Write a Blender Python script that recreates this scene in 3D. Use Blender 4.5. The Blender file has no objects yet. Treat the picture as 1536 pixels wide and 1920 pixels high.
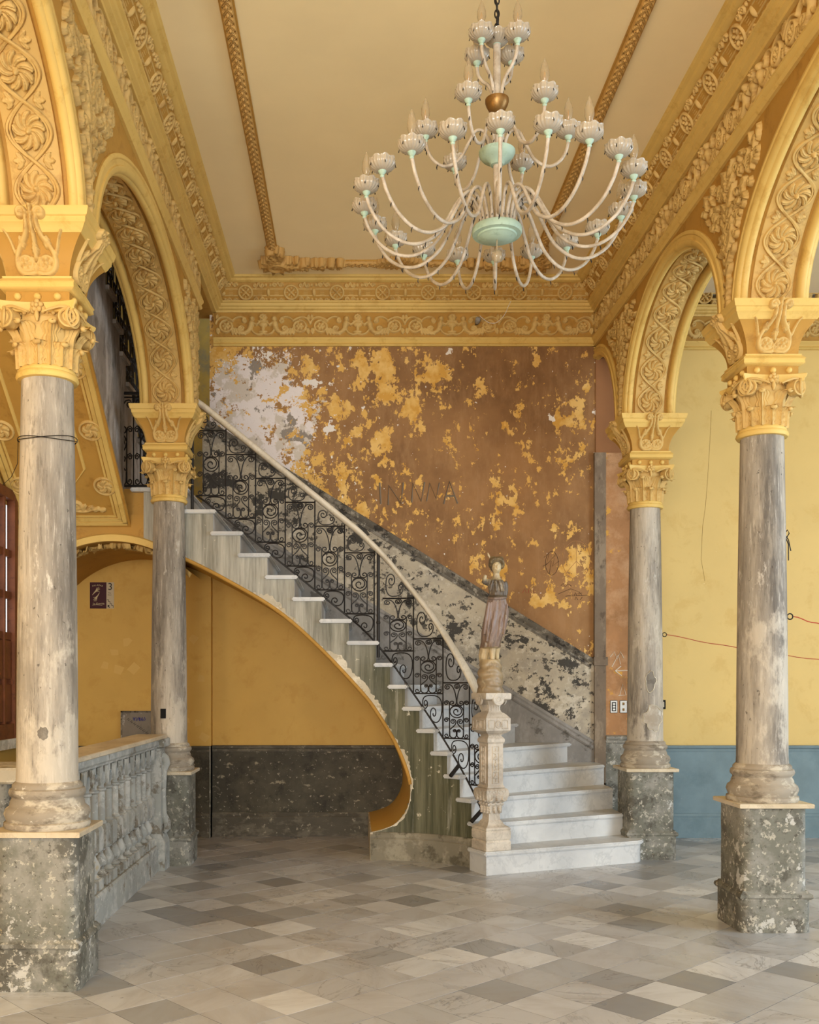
import bpy, bmesh, math, random
import numpy as np
from mathutils import Matrix, Vector, noise as mnoise
random.seed(7); np.random.seed(7)
PI = math.pi
scene = bpy.context.scene
COL = scene.collection

# ---------------------------------------------------------------- camera, world, light
FPX, VX, VY, HC = 1850.0, 663.0, 1284.0, 1.5
cam_d = bpy.data.cameras.new('camera'); cam = bpy.data.objects.new('camera', cam_d); COL.objects.link(cam)
cam.location = (0, 0, HC); cam.rotation_euler = (PI/2, 0, 0)
cam_d.sensor_fit = 'HORIZONTAL'; cam_d.sensor_width = 36.0; cam_d.lens = 36.0*FPX/1536
cam_d.shift_x = (768-VX)/1536; cam_d.shift_y = (VY-960)/1536
cam_d.clip_start = 0.05
scene.camera = cam
scene.view_settings.view_transform = 'Standard'; scene.view_settings.look = 'None'
scene.view_settings.gamma = 1.0; scene.view_settings.use_curve_mapping = False
scene.view_settings.exposure = 0.30
scene.cycles.use_light_tree = False; scene.cycles.adaptive_threshold = 0.06
scene.cycles.max_bounces = 5; scene.cycles.diffuse_bounces = 4; scene.cycles.glossy_bounces = 2; scene.cycles.transmission_bounces = 2; scene.cycles.transparent_max_bounces = 6
scene.cycles.caustics_reflective = False; scene.cycles.caustics_refractive = False

w = bpy.data.worlds.new('world'); scene.world = w; w.use_nodes = True
w.node_tree.nodes['Background'].inputs[0].default_value = (0.92, 0.96, 1.0, 1)
w.node_tree.nodes['Background'].inputs[1].default_value = 1.15

def area(name, loc, target, size, sizey, power, color):
    d = bpy.data.lights.new(name, 'AREA'); d.shape = 'RECTANGLE'; d.size = size; d.size_y = sizey
    d.energy = power; d.color = color
    o = bpy.data.objects.new(name, d); COL.objects.link(o); o.location = loc
    o.rotation_euler = (Vector(target)-Vector(loc)).to_track_quat('-Z', 'Y').to_euler()
    return o
area('daylight_right_doorway', (7.2, 4.2, 2.4), (1.2, 6.6, 1.2), 3.0, 4.0, 220, (0.64, 0.82, 1.0))
area('daylight_behind_hall', (-1.2, -3.6, 1.8), (0.5, 6.0, 4.8), 4.5, 3.0, 580, (1.0, 0.96, 0.90))

area('warm_lamp_left_aisle', (-2.3, 2.0, 2.6), (-1.2, 5.0, .6), .6, .6, 26, (1.0, 0.74, 0.36))

# ---------------------------------------------------------------- geometry helpers
class B:
    def __init__(s): s.v = []; s.f = []; s.m = []; s.mi = 0
    def add(s, vs, fs):
        o = len(s.v); s.v.extend([tuple(map(float, p)) for p in vs]); s.f.extend([tuple(i+o for i in f) for f in fs]); s.m.extend([s.mi]*len(fs)); return s
    def box(s, x0, x1, y0, y1, z0, z1):
        return s.add([(x0,y0,z0),(x1,y0,z0),(x1,y1,z0),(x0,y1,z0),(x0,y0,z1),(x1,y0,z1),(x1,y1,z1),(x0,y1,z1)],
                     [(3,2,1,0),(4,5,6,7),(0,1,5,4),(1,2,6,5),(2,3,7,6),(3,0,4,7)])
    def prism(s, poly, z0, z1):
        n = len(poly); a = sum(poly[i][0]*poly[(i+1)%n][1]-poly[(i+1)%n][0]*poly[i][1] for i in range(n))
        if a < 0: poly = poly[::-1]
        vs = [(p[0],p[1],z0) for p in poly]+[(p[0],p[1],z1) for p in poly]
        fs = [tuple(range(n-1,-1,-1)), tuple(range(n,2*n))]+[(i,(i+1)%n,n+(i+1)%n,n+i) for i in range(n)]
        return s.add(vs, fs)
    def lathe(s, prof, seg=40, c=(0,0,0), sx=1, sy=1, a0=0.0, cap=True):
        vs = []; n = len(prof)
        for r, z in prof:
            for k in range(seg):
                a = a0+2*PI*k/seg; vs.append((c[0]+sx*r*math.cos(a), c[1]+sy*r*math.sin(a), c[2]+z))
        fs = [(i*seg+k, i*seg+(k+1)%seg, (i+1)*seg+(k+1)%seg, (i+1)*seg+k) for i in range(n-1) for k in range(seg)]
        if cap: fs += [tuple(range(seg-1,-1,-1)), tuple((n-1)*seg+k for k in range(seg))]
        return s.add(vs, fs)
    def sq(s, prof, c=(0,0,0), rz=0.0):
        return s.lathe([(r*math.sqrt(2), z) for r, z in prof], 4, c, a0=PI/4+rz)
    def grid(s, A, close_u=False):
        nu, nv = A.shape[:2]; fs = []
        for i in range(nu if close_u else nu-1):
            for j in range(nv-1):
                i2 = (i+1) % nu; fs.append((i*nv+j, i2*nv+j, i2*nv+j+1, i*nv+j+1))
        return s.add(A.reshape(-1,3), fs)
    def tube(s, pts, rad, seg=6, closed=False, cap=True):
        P = np.array(pts, float); n = len(P)
        rad = np.full(n, rad) if np.isscalar(rad) else np.array(rad, float)
        T = np.roll(P,-1,0)-np.roll(P,1,0) if closed else np.gradient(P, axis=0)
        T /= np.linalg.norm(T, axis=1)[:,None]+1e-12
        up = np.array([0,0,1.0]) if abs(T[0][2]) < .9 else np.array([1.0,0,0])
        Nn = np.cross(T[0], up); Nn /= np.linalg.norm(Nn); vs = []
        for i in range(n):
            Nn = Nn-T[i]*np.dot(Nn,T[i]); Nn /= np.linalg.norm(Nn)+1e-12; Bn = np.cross(T[i],Nn)
            for k in range(seg):
                a = 2*PI*k/seg; vs.append(P[i]+rad[i]*(math.cos(a)*Nn+math.sin(a)*Bn))
        fs = []
        for i in range(n if closed else n-1):
            j = (i+1) % n
            for k in range(seg): fs.append((i*seg+k, i*seg+(k+1)%seg, j*seg+(k+1)%seg, j*seg+k))
        if cap and not closed: fs += [tuple(range(seg-1,-1,-1)), tuple((n-1)*seg+k for k in range(seg))]
        return s.add(vs, fs)
    def sweep(s, prof, P, N, Bn, cap=True, closed=True):
        """prof: (p, q) pairs; vertex = P + p N + q B"""
        P = np.array(P,float); N = np.array(N,float); Bn = np.array(Bn,float)
        if N.ndim == 1: N = np.tile(N,(len(P),1))
        if Bn.ndim == 1: Bn = np.tile(Bn,(len(P),1))
        m = len(prof); n = len(P); vs = [P[i]+p*N[i]+q*Bn[i] for i in range(n) for p,q in prof]
        mm = m if closed else m-1
        fs = [(i*m+k, i*m+(k+1)%m, (i+1)*m+(k+1)%m, (i+1)*m+k) for i in range(n-1) for k in range(mm)]
        if cap and closed: fs += [tuple(range(m-1,-1,-1)), tuple((n-1)*m+k for k in range(m))]
        return s.add(vs, fs)
    def ball(s, c, r, seg=12, rings=8, rot=None):
        rx, ry, rz = (r,r,r) if np.isscalar(r) else r
        vs = []; fs = []
        for i in range(rings+1):
            t = PI*i/rings
            for k in range(seg):
                a = 2*PI*k/seg; p = np.array([rx*math.sin(t)*math.cos(a), ry*math.sin(t)*math.sin(a), rz*math.cos(t)])
                if rot is not None: p = np.array(rot) @ p
                vs.append(p+np.array(c))
        for i in range(rings):
            for k in range(seg): fs.append((i*seg+k, (i+1)*seg+k, (i+1)*seg+(k+1)%seg, i*seg+(k+1)%seg))
        return s.add(vs, fs)
    def mesh(s, name, mats, smooth=40, fix=True):
        me = bpy.data.meshes.new(name); me.from_pydata(s.v, [], s.f)
        mats = mats if isinstance(mats,(list,tuple)) else [mats]
        for m in mats: me.materials.append(m)
        if len(mats) > 1: me.polygons.foreach_set('material_index', s.m)
        if fix:
            bm = bmesh.new(); bm.from_mesh(me); bmesh.ops.remove_doubles(bm, verts=bm.verts, dist=1e-5)
            bmesh.ops.recalc_face_normals(bm, faces=bm.faces); bm.to_mesh(me); bm.free()
        if smooth:
            me.polygons.foreach_set('use_smooth', [True]*len(me.polygons)); me.set_sharp_from_angle(angle=math.radians(smooth))
        me.update(); return me

def ob(name, data, parent=None, loc=(0,0,0), rot=(0,0,0), scale=(1,1,1), mat4=None, kind=None, label=None, cat=None, group=None):
    o = bpy.data.objects.new(name, data); COL.objects.link(o)
    if mat4 is not None: o.matrix_local = mat4
    else: o.location = loc; o.rotation_euler = rot; o.scale = scale
    if parent is not None: o.parent = parent
    if kind: o['kind'] = kind
    if label: o['label'] = label
    if cat: o['category'] = cat
    if group: o['group'] = group
    return o
def frame(x, y, z, p):
    M = Matrix.Identity(4)
    for i in range(3): M[i][0] = x[i]; M[i][1] = y[i]; M[i][2] = z[i]; M[i][3] = p[i]
    return M

# relief painter: strokes and domes drawn into a height grid, then meshed as real carved relief
def spiral(cx, cy, r0, r1, a0, turns, n=26):
    t = np.linspace(0,1,n); r = r0+(r1-r0)*t; a = a0+turns*2*PI*t
    return np.stack([cx+r*np.cos(a), cy+r*np.sin(a)],1)
def bez(p0,p1,p2,p3,n=16):
    t = np.linspace(0,1,n)[:,None]; p0,p1,p2,p3 = map(np.array,(p0,p1,p2,p3))
    return (1-t)**3*p0+3*(1-t)**2*t*p1+3*(1-t)*t*t*p2+t**3*p3
def paint(U, V, prims):
    H = np.zeros_like(U)
    for p in prims:
        if p[0] == 's':
            pts, r0, r1, h = np.array(p[1]), p[2], p[3], p[4]; n = len(pts)-1
            for i in range(n):
                a, b = pts[i], pts[i+1]; rr = r0+(r1-r0)*(i+.5)/n; hh = h*(0.6+0.4*rr/max(r0,r1))
                lo = np.minimum(a,b)-rr; hi = np.maximum(a,b)+rr
                sel = (U>=lo[0])&(U<=hi[0])&(V>=lo[1])&(V<=hi[1])
                if not sel.any(): continue
                u, v = U[sel], V[sel]; d = b-a; L = d@d+1e-12
                t = np.clip(((u-a[0])*d[0]+(v-a[1])*d[1])/L,0,1)
                q = ((u-a[0]-t*d[0])**2+(v-a[1]-t*d[1])**2)/rr**2
                H[sel] = np.maximum(H[sel], hh*np.sqrt(np.clip(1-q,0,1)))
        elif p[0] == 'e':
            _,cx,cy,rx,ry,an,h = p; c,s_ = math.cos(an),math.sin(an)
            x = ((U-cx)*c+(V-cy)*s_)/rx; y = (-(U-cx)*s_+(V-cy)*c)/ry
            H = np.maximum(H, h*np.sqrt(np.clip(1-x*x-y*y,0,1)))
        elif p[0] == 'leaf':     # pointed leaf with a midrib groove
            _,cx,cy,L,Wd,an,h = p; c,s_ = math.cos(an),math.sin(an)
            x = ((U-cx)*c+(V-cy)*s_)/L; y = (-(U-cx)*s_+(V-cy)*c)/Wd
            wv = np.clip(np.sin(np.clip(x,0,1)*PI)**.8,0.001,1)*(1+.18*np.sin(x*26)); q = np.abs(y)/wv
            ok = (x>0)&(x<1)&(q<1)
            hh = h*np.sqrt(np.clip(1-q*q,0,1))*(0.55+0.45*np.clip(q*4,0,1))
            H = np.where(ok, np.maximum(H,hh), H)
        elif p[0] == 'fn':
            H = np.maximum(H, p[1](U,V))
    return H
def relief(name, mat, u0, u1, v0, v1, nu, nv, prims, fmap=None, sink=.004, smooth=60):
    u = np.linspace(u0,u1,nu); v = np.linspace(v0,v1,nv); U,V = np.meshgrid(u,v,indexing='ij')
    H = paint(U,V,prims); live = H > 1e-4
    Z = np.where(live,H,-sink)
    pts = np.stack([U,V,Z],-1).reshape(-1,3) if fmap is None else np.array(fmap(U,V,Z)).reshape(-1,3)
    keep = live[:-1,:-1]|live[1:,:-1]|live[:-1,1:]|live[1:,1:]
    I,J = np.nonzero(keep); q = np.stack([I*nv+J,(I+1)*nv+J,(I+1)*nv+J+1,I*nv+J+1],1)
    used = np.unique(q); rm = np.full(nu*nv,-1); rm[used] = np.arange(len(used))
    me = bpy.data.meshes.new(name); me.from_pydata(pts[used].tolist(), [], rm[q].tolist()); me.materials.append(mat)
    me.polygons.foreach_set('use_smooth',[True]*len(me.polygons)); me.update(); return me

# ---------------------------------------------------------------- materials
def lin(c):
    return tuple((x/12.92 if x <= .04045 else ((x+.055)/1.055)**2.4) for x in [k/255 for k in c])+(1,)
class NT:
    def __init__(s, name, rough=.7):
        s.mat = bpy.data.materials.new(name); s.mat.use_nodes = True; s.t = s.mat.node_tree; s.n = s.t.nodes
        s.bsdf = s.n['Principled BSDF']; s.bsdf.inputs['Roughness'].default_value = rough
        s.bsdf.inputs['Specular IOR Level'].default_value = .25
        s.pos = s.n.new('ShaderNodeNewGeometry').outputs['Position']
    def link(s,a,b): s.t.links.new(a,b)
    def put(s, sock, val):
        if isinstance(val,(int,float)): sock.default_value = val
        elif isinstance(val,tuple): sock.default_value = val if len(val)==len(sock.default_value) else val[:len(sock.default_value)]
        else: s.link(val,sock)
    def mapc(s, scale=(1,1,1), loc=(0,0,0), rot=(0,0,0), src=None):
        m = s.n.new('ShaderNodeMapping'); s.link(src or s.pos, m.inputs[0])
        m.inputs['Location'].default_value = loc; m.inputs['Rotation'].default_value = rot; m.inputs['Scale'].default_value = scale
        return m.outputs[0]
    def noise(s, scale=5, detail=6, rough=.6, dist=0, vec=None):
        n = s.n.new('ShaderNodeTexNoise'); s.link(vec or s.pos, n.inputs['Vector'])
        n.inputs['Scale'].default_value = scale; n.inputs['Detail'].default_value = detail
        n.inputs['Roughness'].default_value = rough; n.inputs['Distortion'].default_value = dist
        return n.outputs['Fac']
    def math(s, op, a, b=0.0, clamp=False):
        m = s.n.new('ShaderNodeMath'); m.operation = op; m.use_clamp = clamp; s.put(m.inputs[0],a); s.put(m.inputs[1],b); return m.outputs[0]
    def step(s, v, t, soft=.02):
        m = s.n.new('ShaderNodeMapRange'); m.inputs['From Min'].default_value = t-soft; m.inputs['From Max'].default_value = t+soft
        s.put(m.inputs['Value'],v); return m.outputs[0]
    def lerp(s, v, a, b, lo=0.0, hi=1.0):
        m = s.n.new('ShaderNodeMapRange'); m.inputs['From Min'].default_value = a; m.inputs['From Max'].default_value = b
        m.inputs['To Min'].default_value = lo; m.inputs['To Max'].default_value = hi; s.put(m.inputs['Value'],v); return m.outputs[0]
    def mix(s, f, a, b):
        m = s.n.new('ShaderNodeMix'); m.data_type = 'RGBA'; s.put(m.inputs[0],f); s.put(m.inputs[6],a); s.put(m.inputs[7],b); return m.outputs[2]
    def xyz(s):
        x = s.n.new('ShaderNodeSeparateXYZ'); s.link(s.pos,x.inputs[0]); return x.outputs
    def color(s, c): s.put(s.bsdf.inputs['Base Color'],c)
    def bump(s, h, strength=.3, dist=.01):
        b = s.n.new('ShaderNodeBump'); b.inputs['Strength'].default_value = strength; b.inputs['Distance'].default_value = dist
        s.link(h,b.inputs['Height']); s.link(b.outputs[0], s.bsdf.inputs['Normal'])

def painted(name, c, var=.12, rough=.65, dirt=None, scale=2.0, bump=.15, specks=None):
    n = NT(name, rough); a = lin(c); lo = tuple(x*(1-var) for x in a[:3])+(1,); hi = tuple(min(1,x*(1+var*.6)) for x in a[:3])+(1,)
    nz = n.noise(scale,4,.6); col = n.mix(n.lerp(nz,.3,.7),lo,hi)
    if dirt: col = n.mix(n.math('MULTIPLY',n.step(n.noise(scale*3,5,.7,.3),.6,.06),.6), col, lin(dirt))
    if specks: col = n.mix(n.step(n.noise(scale*9,3,.7),specks[1],.015), col, lin(specks[0]))
    n.color(col); n.bump(n.noise(scale*20,2,.6),bump,.004); return n.mat
def peeled(name, base, layers, rough=.75, bumpd=.004, fine=.3, stretch=None, var=.15):
    """layers: (colour, scale, threshold, softness, stretch or None, opacity)"""
    n = NT(name, rough); a = lin(base)
    v0 = n.mapc(stretch) if stretch else None
    lo = tuple(x*(1-var) for x in a[:3])+(1,); hi = tuple(min(1,x*(1+var)) for x in a[:3])+(1,)
    col = n.mix(n.lerp(n.noise(3,5,.65,0,v0),.3,.7),lo,hi); h = n.math('MULTIPLY',n.noise(40,2,.6),.25)
    for i,(c,sc,th,so,st,op) in enumerate(layers):
        vec = n.mapc(st or (1,1,1),(3.1*i+1.7,5.3*i,2.9*i))
        m = n.step(n.noise(sc,6,.7,0,vec),th,so)
        col = n.mix(n.math('MULTIPLY',m,op),col,lin(c)); h = n.math('ADD',h,n.math('MULTIPLY',m,-.8*op))
    n.color(col); n.bump(h,fine,bumpd); return n.mat
M = {}
M['ochre'] = painted('ochre_plaster',(184,138,62),.14,.6,(150,106,42))
M['orn'] = painted('cream_ornament_paint',(206,170,102),.12,.6,(164,124,66),3.0)
M['orn2'] = painted('ochre_gilt_ornament_paint',(196,152,84),.14,.6,(156,112,54),4.0)
M['light'] = painted('straw_moulding_paint',(218,182,102),.08,.5,(192,150,72),2.5)
M['ceil'] = painted('cream_ceiling_paint',(243,220,168),.05,.7,None,1.2)
M['niche'] = painted('mustard_wall_paint',(206,164,82),.08,.6,(194,150,70),1.5)
M['yellow'] = painted('pale_yellow_wall_paint',(218,186,114),.06,.55,(206,170,96),1.3,.15,((250,235,190),.76))
M['blue'] = peeled('blue_grey_dado_paint',(118,136,140),[((92,114,120),4,.6,.08,None,.4),((186,186,178),16,.74,.02,None,.8)])
M['marble'] = None
def m_stairwall():
    n = NT('peeling_brown_wall',.7); x,y,z = n.xyz()
    base = n.mix(n.lerp(n.noise(1.3,5,.65),.35,.65),lin((126,90,54)),lin((158,116,72)))
    base = n.mix(n.math('MULTIPLY',n.step(n.noise(5,5,.7,0,n.mapc((1.6,1,.5))),.57,.08),.45),base,lin((168,128,86)))
    dx = n.math('ADD',x,1.0); dz = n.math('SUBTRACT',z,4.05)
    d = n.math('SQRT',n.math('ADD',n.math('MULTIPLY',dx,dx),n.math('MULTIPLY',n.math('MULTIPLY',dz,dz),.7)))
    by = n.lerp(x,-1.2,.9,.10,.012)                       # the yellow under-coat shows more towards the damp corner
    ny = n.math('ADD',n.noise(3.4,6,.68,0,n.mapc((1.15,1,.85))),by)
    my = n.step(ny,.588,.006); yc = n.mix(n.lerp(n.noise(7,3),.4,.6),lin((204,152,66)),lin((224,182,106)))
    col = n.mix(my,base,yc)
    my2 = n.step(n.math('ADD',n.noise(11,6,.68,0,n.mapc((1,1,.75),(4,2,1))),by),.625,.008); col = n.mix(my2,col,lin((218,170,88)))
    nw = n.noise(4.2,6,.62,0,n.mapc((1,1,1),(7,3,5))); mw = n.step(n.math('ADD',nw,n.math('ADD',n.lerp(z,3.2,4.7,-.03,.03),n.lerp(d,.4,1.5,.10,0))),.70,.006); col = n.mix(mw,col,lin((226,216,202)))
    ring = n.step(n.math('ADD',n.noise(22,3,.6,0,n.mapc((1,1,1),(1,9,2))),by),.735,.012); col = n.mix(ring,col,lin((230,222,208)))
    edge = n.math('ADD',n.math('ADD',d,n.math('MULTIPLY',n.math('SUBTRACT',n.noise(2.6,6,.78),.5),1.5)),n.math('MULTIPLY',n.math('SUBTRACT',n.noise(13,5,.7),.5),.35))
    mp = n.math('SUBTRACT',1.0,n.step(edge,.56,.008))
    pl = n.mix(n.step(n.noise(3,6,.7,0,n.mapc((1,1,1),(2,2,8))),.52,.02),lin((226,214,206)),lin((204,190,172)))
    pl = n.mix(n.step(n.noise(3.2,6,.7,0,n.mapc((1,1,1),(9,1,4))),.575,.008),pl,lin((142,130,116)))
    pl = n.mix(n.step(n.noise(7,6,.72,0,n.mapc((1,1,1),(4,1,4))),.59,.008),pl,lin((160,118,68)))
    pl = n.mix(n.step(n.noise(8,5,.7,0,n.mapc((1,1,1),(4,7,4))),.60,.008),pl,lin((214,166,86)))
    col = n.mix(mp,col,pl); n.color(col)
    h = n.math('ADD',n.math('MULTIPLY',n.noise(45,2),.2),n.math('MULTIPLY',n.math('ADD',n.math('ADD',my,my2),n.math('ADD',mw,mp)),-.4))
    n.bump(h,.4,.006); return n.mat
def m_marble(name,a,b,vein,sc=2.0,rough=.35):
    n = NT(name,rough); v = n.mapc((1,.55,1),(0,0,0),(0,0,.6))
    c = n.mix(n.lerp(n.noise(sc,5,.6,.3,v),.35,.65),lin(a),lin(b))
    vn = n.math('ABSOLUTE',n.math('SUBTRACT',n.noise(sc*1.6,6,.65,.3,n.mapc((1,.4,.7),(3,2,1),(0,.5,.9))),.5))
    c = n.mix(n.math('MULTIPLY',n.math('SUBTRACT',1.0,n.step(vn,.012,.014)),.28),c,lin(vein))
    n.color(c); n.bump(n.noise(60,2),.06,.003); return n.mat
TS, TA = .284, math.atan2(.673,.740)      # tile size; angle of the first tile edge from +X
TG = (.327,5.052)
def m_tile():
    n = NT('worn_marble_floor_tile',.32); n.bsdf.inputs['Specular IOR Level'].default_value = .45
    r = n.mapc((1/TS,1/TS,1),(0,0,0),(0,0,0)); 
    vr = n.n.new('ShaderNodeVectorRotate'); vr.rotation_type = 'Z_AXIS'; n.link(n.pos,vr.inputs['Vector'])
    vr.inputs['Center'].default_value = (TG[0],TG[1],0); vr.inputs['Angle'].default_value = -TA
    sub = n.mapc((1/TS,1/TS,0),(-TG[0]/TS,-TG[1]/TS,0),(0,0,0),vr.outputs[0])
    fl = n.n.new('ShaderNodeVectorMath'); fl.operation = 'FLOOR'; n.link(sub,fl.inputs[0])
    wn = n.n.new('ShaderNodeTexWhiteNoise'); wn.noise_dimensions = '2D'; n.link(fl.outputs[0],wn.inputs['Vector'])
    sepc = n.n.new('ShaderNodeSeparateColor'); n.link(wn.outputs['Color'],sepc.inputs[0])
    tone = n.n.new('ShaderNodeValToRGB'); e = tone.color_ramp.elements
    e[0].position = 0; e[0].color = lin((134,135,137)); e[1].position = 1; e[1].color = lin((210,209,207))
    for p,c in ((.10,(150,151,152)),(.22,(172,172,172)),(.6,(184,183,183)),(.85,(196,196,196))):
        k = e.new(p); k.color = lin(c)
    n.link(wn.outputs['Value'],tone.inputs[0])
    off = n.n.new('ShaderNodeVectorMath'); off.operation = 'MULTIPLY_ADD'; n.link(wn.outputs['Color'],off.inputs[0]); off.inputs[1].default_value = (9,9,9); n.link(n.pos,off.inputs[2])
    vrot = n.n.new('ShaderNodeVectorRotate'); vrot.rotation_type = 'Z_AXIS'; n.link(off.outputs[0],vrot.inputs['Vector']); n.link(n.math('MULTIPLY',sepc.outputs[1],6.28),vrot.inputs['Angle'])
    vv = n.mapc((1,.3,1),(0,0,0),(0,0,0),vrot.outputs[0])
    c = n.mix(n.math('MULTIPLY',n.step(n.noise(7,5,.65,.5,vv),.56,.12),.4),tone.outputs[0],lin((138,128,116)))
    vn = n.math('ABSOLUTE',n.math('SUBTRACT',n.noise(5,5,.6,.7,vv),.5))
    c = n.mix(n.math('MULTIPLY',n.math('SUBTRACT',1.0,n.step(vn,.006,.007)),n.math('MULTIPLY',n.step(sepc.outputs[2],.55,.1),.6)),c,lin((84,78,72)))
    c = n.mix(n.step(n.noise(26,3,.6),.725,.02),c,lin((92,84,76)))
    n.color(c); rr = n.lerp(n.noise(3,3),.3,.7,.24,.42); n.link(rr,n.bsdf.inputs['Roughness']); n.bump(n.noise(50,2),.05,.003)
    return n.mat
def m_shaft():
    n = NT('weathered_grey_column_paint',.6); x,y,z = n.xyz()
    v = n.mapc((3,3,.35))
    c = n.mix(n.lerp(n.noise(1.6,5,.62,0,v),.36,.64),lin((104,95,84)),lin((180,169,152)))
    c = n.mix(n.math('MULTIPLY',n.step(n.noise(2.1,5,.65,0,n.mapc((2.2,2.2,.5),(3,1,2))),.57,.07),.6),c,lin((196,182,160)))
    c = n.mix(n.math('MULTIPLY',n.step(n.noise(9,6,.72,0,n.mapc((1,1,.35),(8,1,2))),.64,.03),.75),c,lin((208,198,182)))
    c = n.mix(n.math('MULTIPLY',n.step(n.noise(7,6,.72,0,n.mapc((1,1,.3),(1,5,2))),.66,.04),.6),c,lin((84,76,66)))
    c = n.mix(n.step(n.noise(22,2,.6,0,n.mapc((1,1,1),(5,1,2))),.76,.02),c,lin((60,54,48)))
    fs = n.noise(6,6,.75,0,n.mapc((9,9,.8),(2,6,1))); c = n.mix(n.math('MULTIPLY',n.step(fs,.60,.05),.45),c,lin((206,196,180)))
    c = n.mix(n.math('MULTIPLY',n.step(n.math('SUBTRACT',1.0,fs),.60,.05),.5),c,lin((78,70,60)))
    pit = n.step(n.noise(38,3,.6,0,n.mapc((1,1,.6),(7,7,1))),.70,.02); c = n.mix(n.math('MULTIPLY',pit,.7),c,lin((70,62,54)))
    low = n.math('MULTIPLY',n.step(n.math('ADD',n.noise(2.2,6,.7,0,n.mapc((1.4,1.4,.7),(5,5,5))),n.lerp(z,2.4,1.0,-.06,.06)),.56,.03),.55); c = n.mix(low,c,lin((204,192,172)))
    n.color(c); n.bump(n.math('ADD',n.noise(14,5,.65),n.math('MULTIPLY',pit,-.6)),.5,.008); return n.mat
def m_stringer():
    n = NT('streaked_green_grey_stringer',.65); x,y,z = n.xyz()
    v = n.mapc((9,9,.5)); st = n.noise(2.2,5,.65,0,v)
    up = n.mix(n.lerp(st,.36,.66),lin((126,122,108)),lin((190,184,168)))
    dn = n.mix(n.lerp(st,.36,.66),lin((66,66,46)),lin((112,108,84)))
    g = n.lerp(n.math('ADD',x,n.math('MULTIPLY',n.math('SUBTRACT',n.noise(1.5,6),.5),1.0)),-.45,.45)
    c = n.mix(g,up,dn)
    c = n.mix(n.math('MULTIPLY',n.step(n.noise(3,5,.7,0,n.mapc((6,6,.4),(3,1,1))),.66,.05),.4),c,lin((190,184,166)))
    c = n.mix(n.math('MULTIPLY',n.step(n.noise(13,6,.7),.66,.012),.9),c,lin((206,196,172)))
    n.color(c); n.bump(n.noise(12,4),.2,.005); return n.mat
M['stairwall'] = m_stairwall()
M['tile'] = m_tile()
M['marble'] = m_marble('white_veined_marble',(178,177,174),(206,204,199),(140,140,140))
M['marble_tan'] = m_marble('tan_worn_marble',(188,170,140),(214,200,174),(140,120,92),4,.45)
M['newel'] = m_marble('carved_grey_marble',(166,154,138),(206,194,176),(112,100,84),5,.45)
M['shaft'] = m_shaft()
M['stringer'] = m_stringer()
M['ped'] = peeled('flaking_grey_green_pedestal_paint',(112,110,98),[((150,146,136),2.6,.52,.06,None,.7),((80,76,66),4,.55,.04,None,.8),((196,192,182),6,.625,.012,None,.8),((194,186,168),26,.585,.015,None,.65),((186,166,126),9,.69,.01,None,.85),((62,56,46),30,.62,.02,None,.7)])
M['base'] = peeled('chipped_column_base_paint',(152,140,122),[((196,184,162),6,.55,.04,(1,1,2),.8),((96,84,68),6,.58,.05,(1,1,2),.7),((220,212,196),14,.66,.02,None,.85)])
M['bal'] = peeled('pale_blue_grey_flaking_paint',(160,160,153),[((196,194,186),5,.54,.04,None,.7),((112,100,80),6,.585,.03,None,.75),((190,164,114),5,.66,.02,None,.6),((206,204,196),20,.62,.02,None,.7)])
M['dado_dark'] = peeled('scuffed_dark_dado_paint',(72,67,56),[((98,92,76),2.2,.52,.10,None,.7),((158,148,124),10,.62,.012,(1,1,1.6),.8),((188,178,158),28,.64,.012,None,.75),((48,45,38),6,.58,.05,None,.6)])
M['dado_stair'] = peeled('peeling_black_and_beige_dado',(176,162,138),[((150,140,124),2.5,.53,.06,None,.8),((206,194,172),5,.58,.03,None,.7),((56,52,46),3.4,.57,.008,(1,1,1.2),.95),((64,59,52),12,.575,.008,None,.9),((190,178,156),16,.60,.01,None,.7)])
M['dado_skirt'] = peeled('grey_stair_skirting_paint',(130,124,116),[((158,152,144),3,.54,.06,(1,1,.5),.7),((84,78,70),6,.6,.03,None,.8)])
M['trim_dark'] = peeled('dark_worn_dado_moulding',(104,96,84),[((150,140,124),7,.54,.03,None,.8),((182,172,154),20,.60,.02,None,.8),((50,45,40),8,.56,.02,None,.85)])
M['green'] = peeled('mossy_yellow_landing_wall',(150,134,76),[((176,152,74),2,.52,.1,None,.8),((122,120,98),3,.57,.06,None,.8),((206,200,186),14,.72,.015,None,.9)])
M['stringer2'] = peeled('whitewashed_grey_stringer',(150,140,128),[((196,188,178),4,.54,.05,(1,1,.35),.85),((104,96,88),6,.6,.04,(1,1,.4),.7)])
M['iron'] = painted('black_wrought_iron',(38,34,31),.2,.5,None,8)
M['handrail'] = m_marble('cream_stone_handrail',(190,178,156),(216,206,186),(150,136,112),3,.4)
M['wood'] = painted('varnished_brown_wood',(112,62,34),.25,.45,(70,38,22),6)
M['glasswhite'] = None
M['white'] = painted('white_enamel',(224,222,214),.06,.35,None,6)
M['dark'] = painted('dark_void_grey',(20,18,16),.1,.8)
M['plaster'] = peeled('raw_peeled_plaster',(188,176,152),[((226,216,194),8,.55,.05,None,.8),((158,140,104),10,.6,.03,None,.7)])

# ---------------------------------------------------------------- the room
XL, XR, YW = -1.36, 2.355, 9.60           # nave faces of the two arcades, stair wall
HT = .20                                   # half thickness of the arcades
XLC, XRC = XL-HT, XR+HT
CEIL = 5.40; ZS = 3.81                     # ceiling, springing line
YF = 2.4                                   # how far the modelled bays come towards the camera

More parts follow.
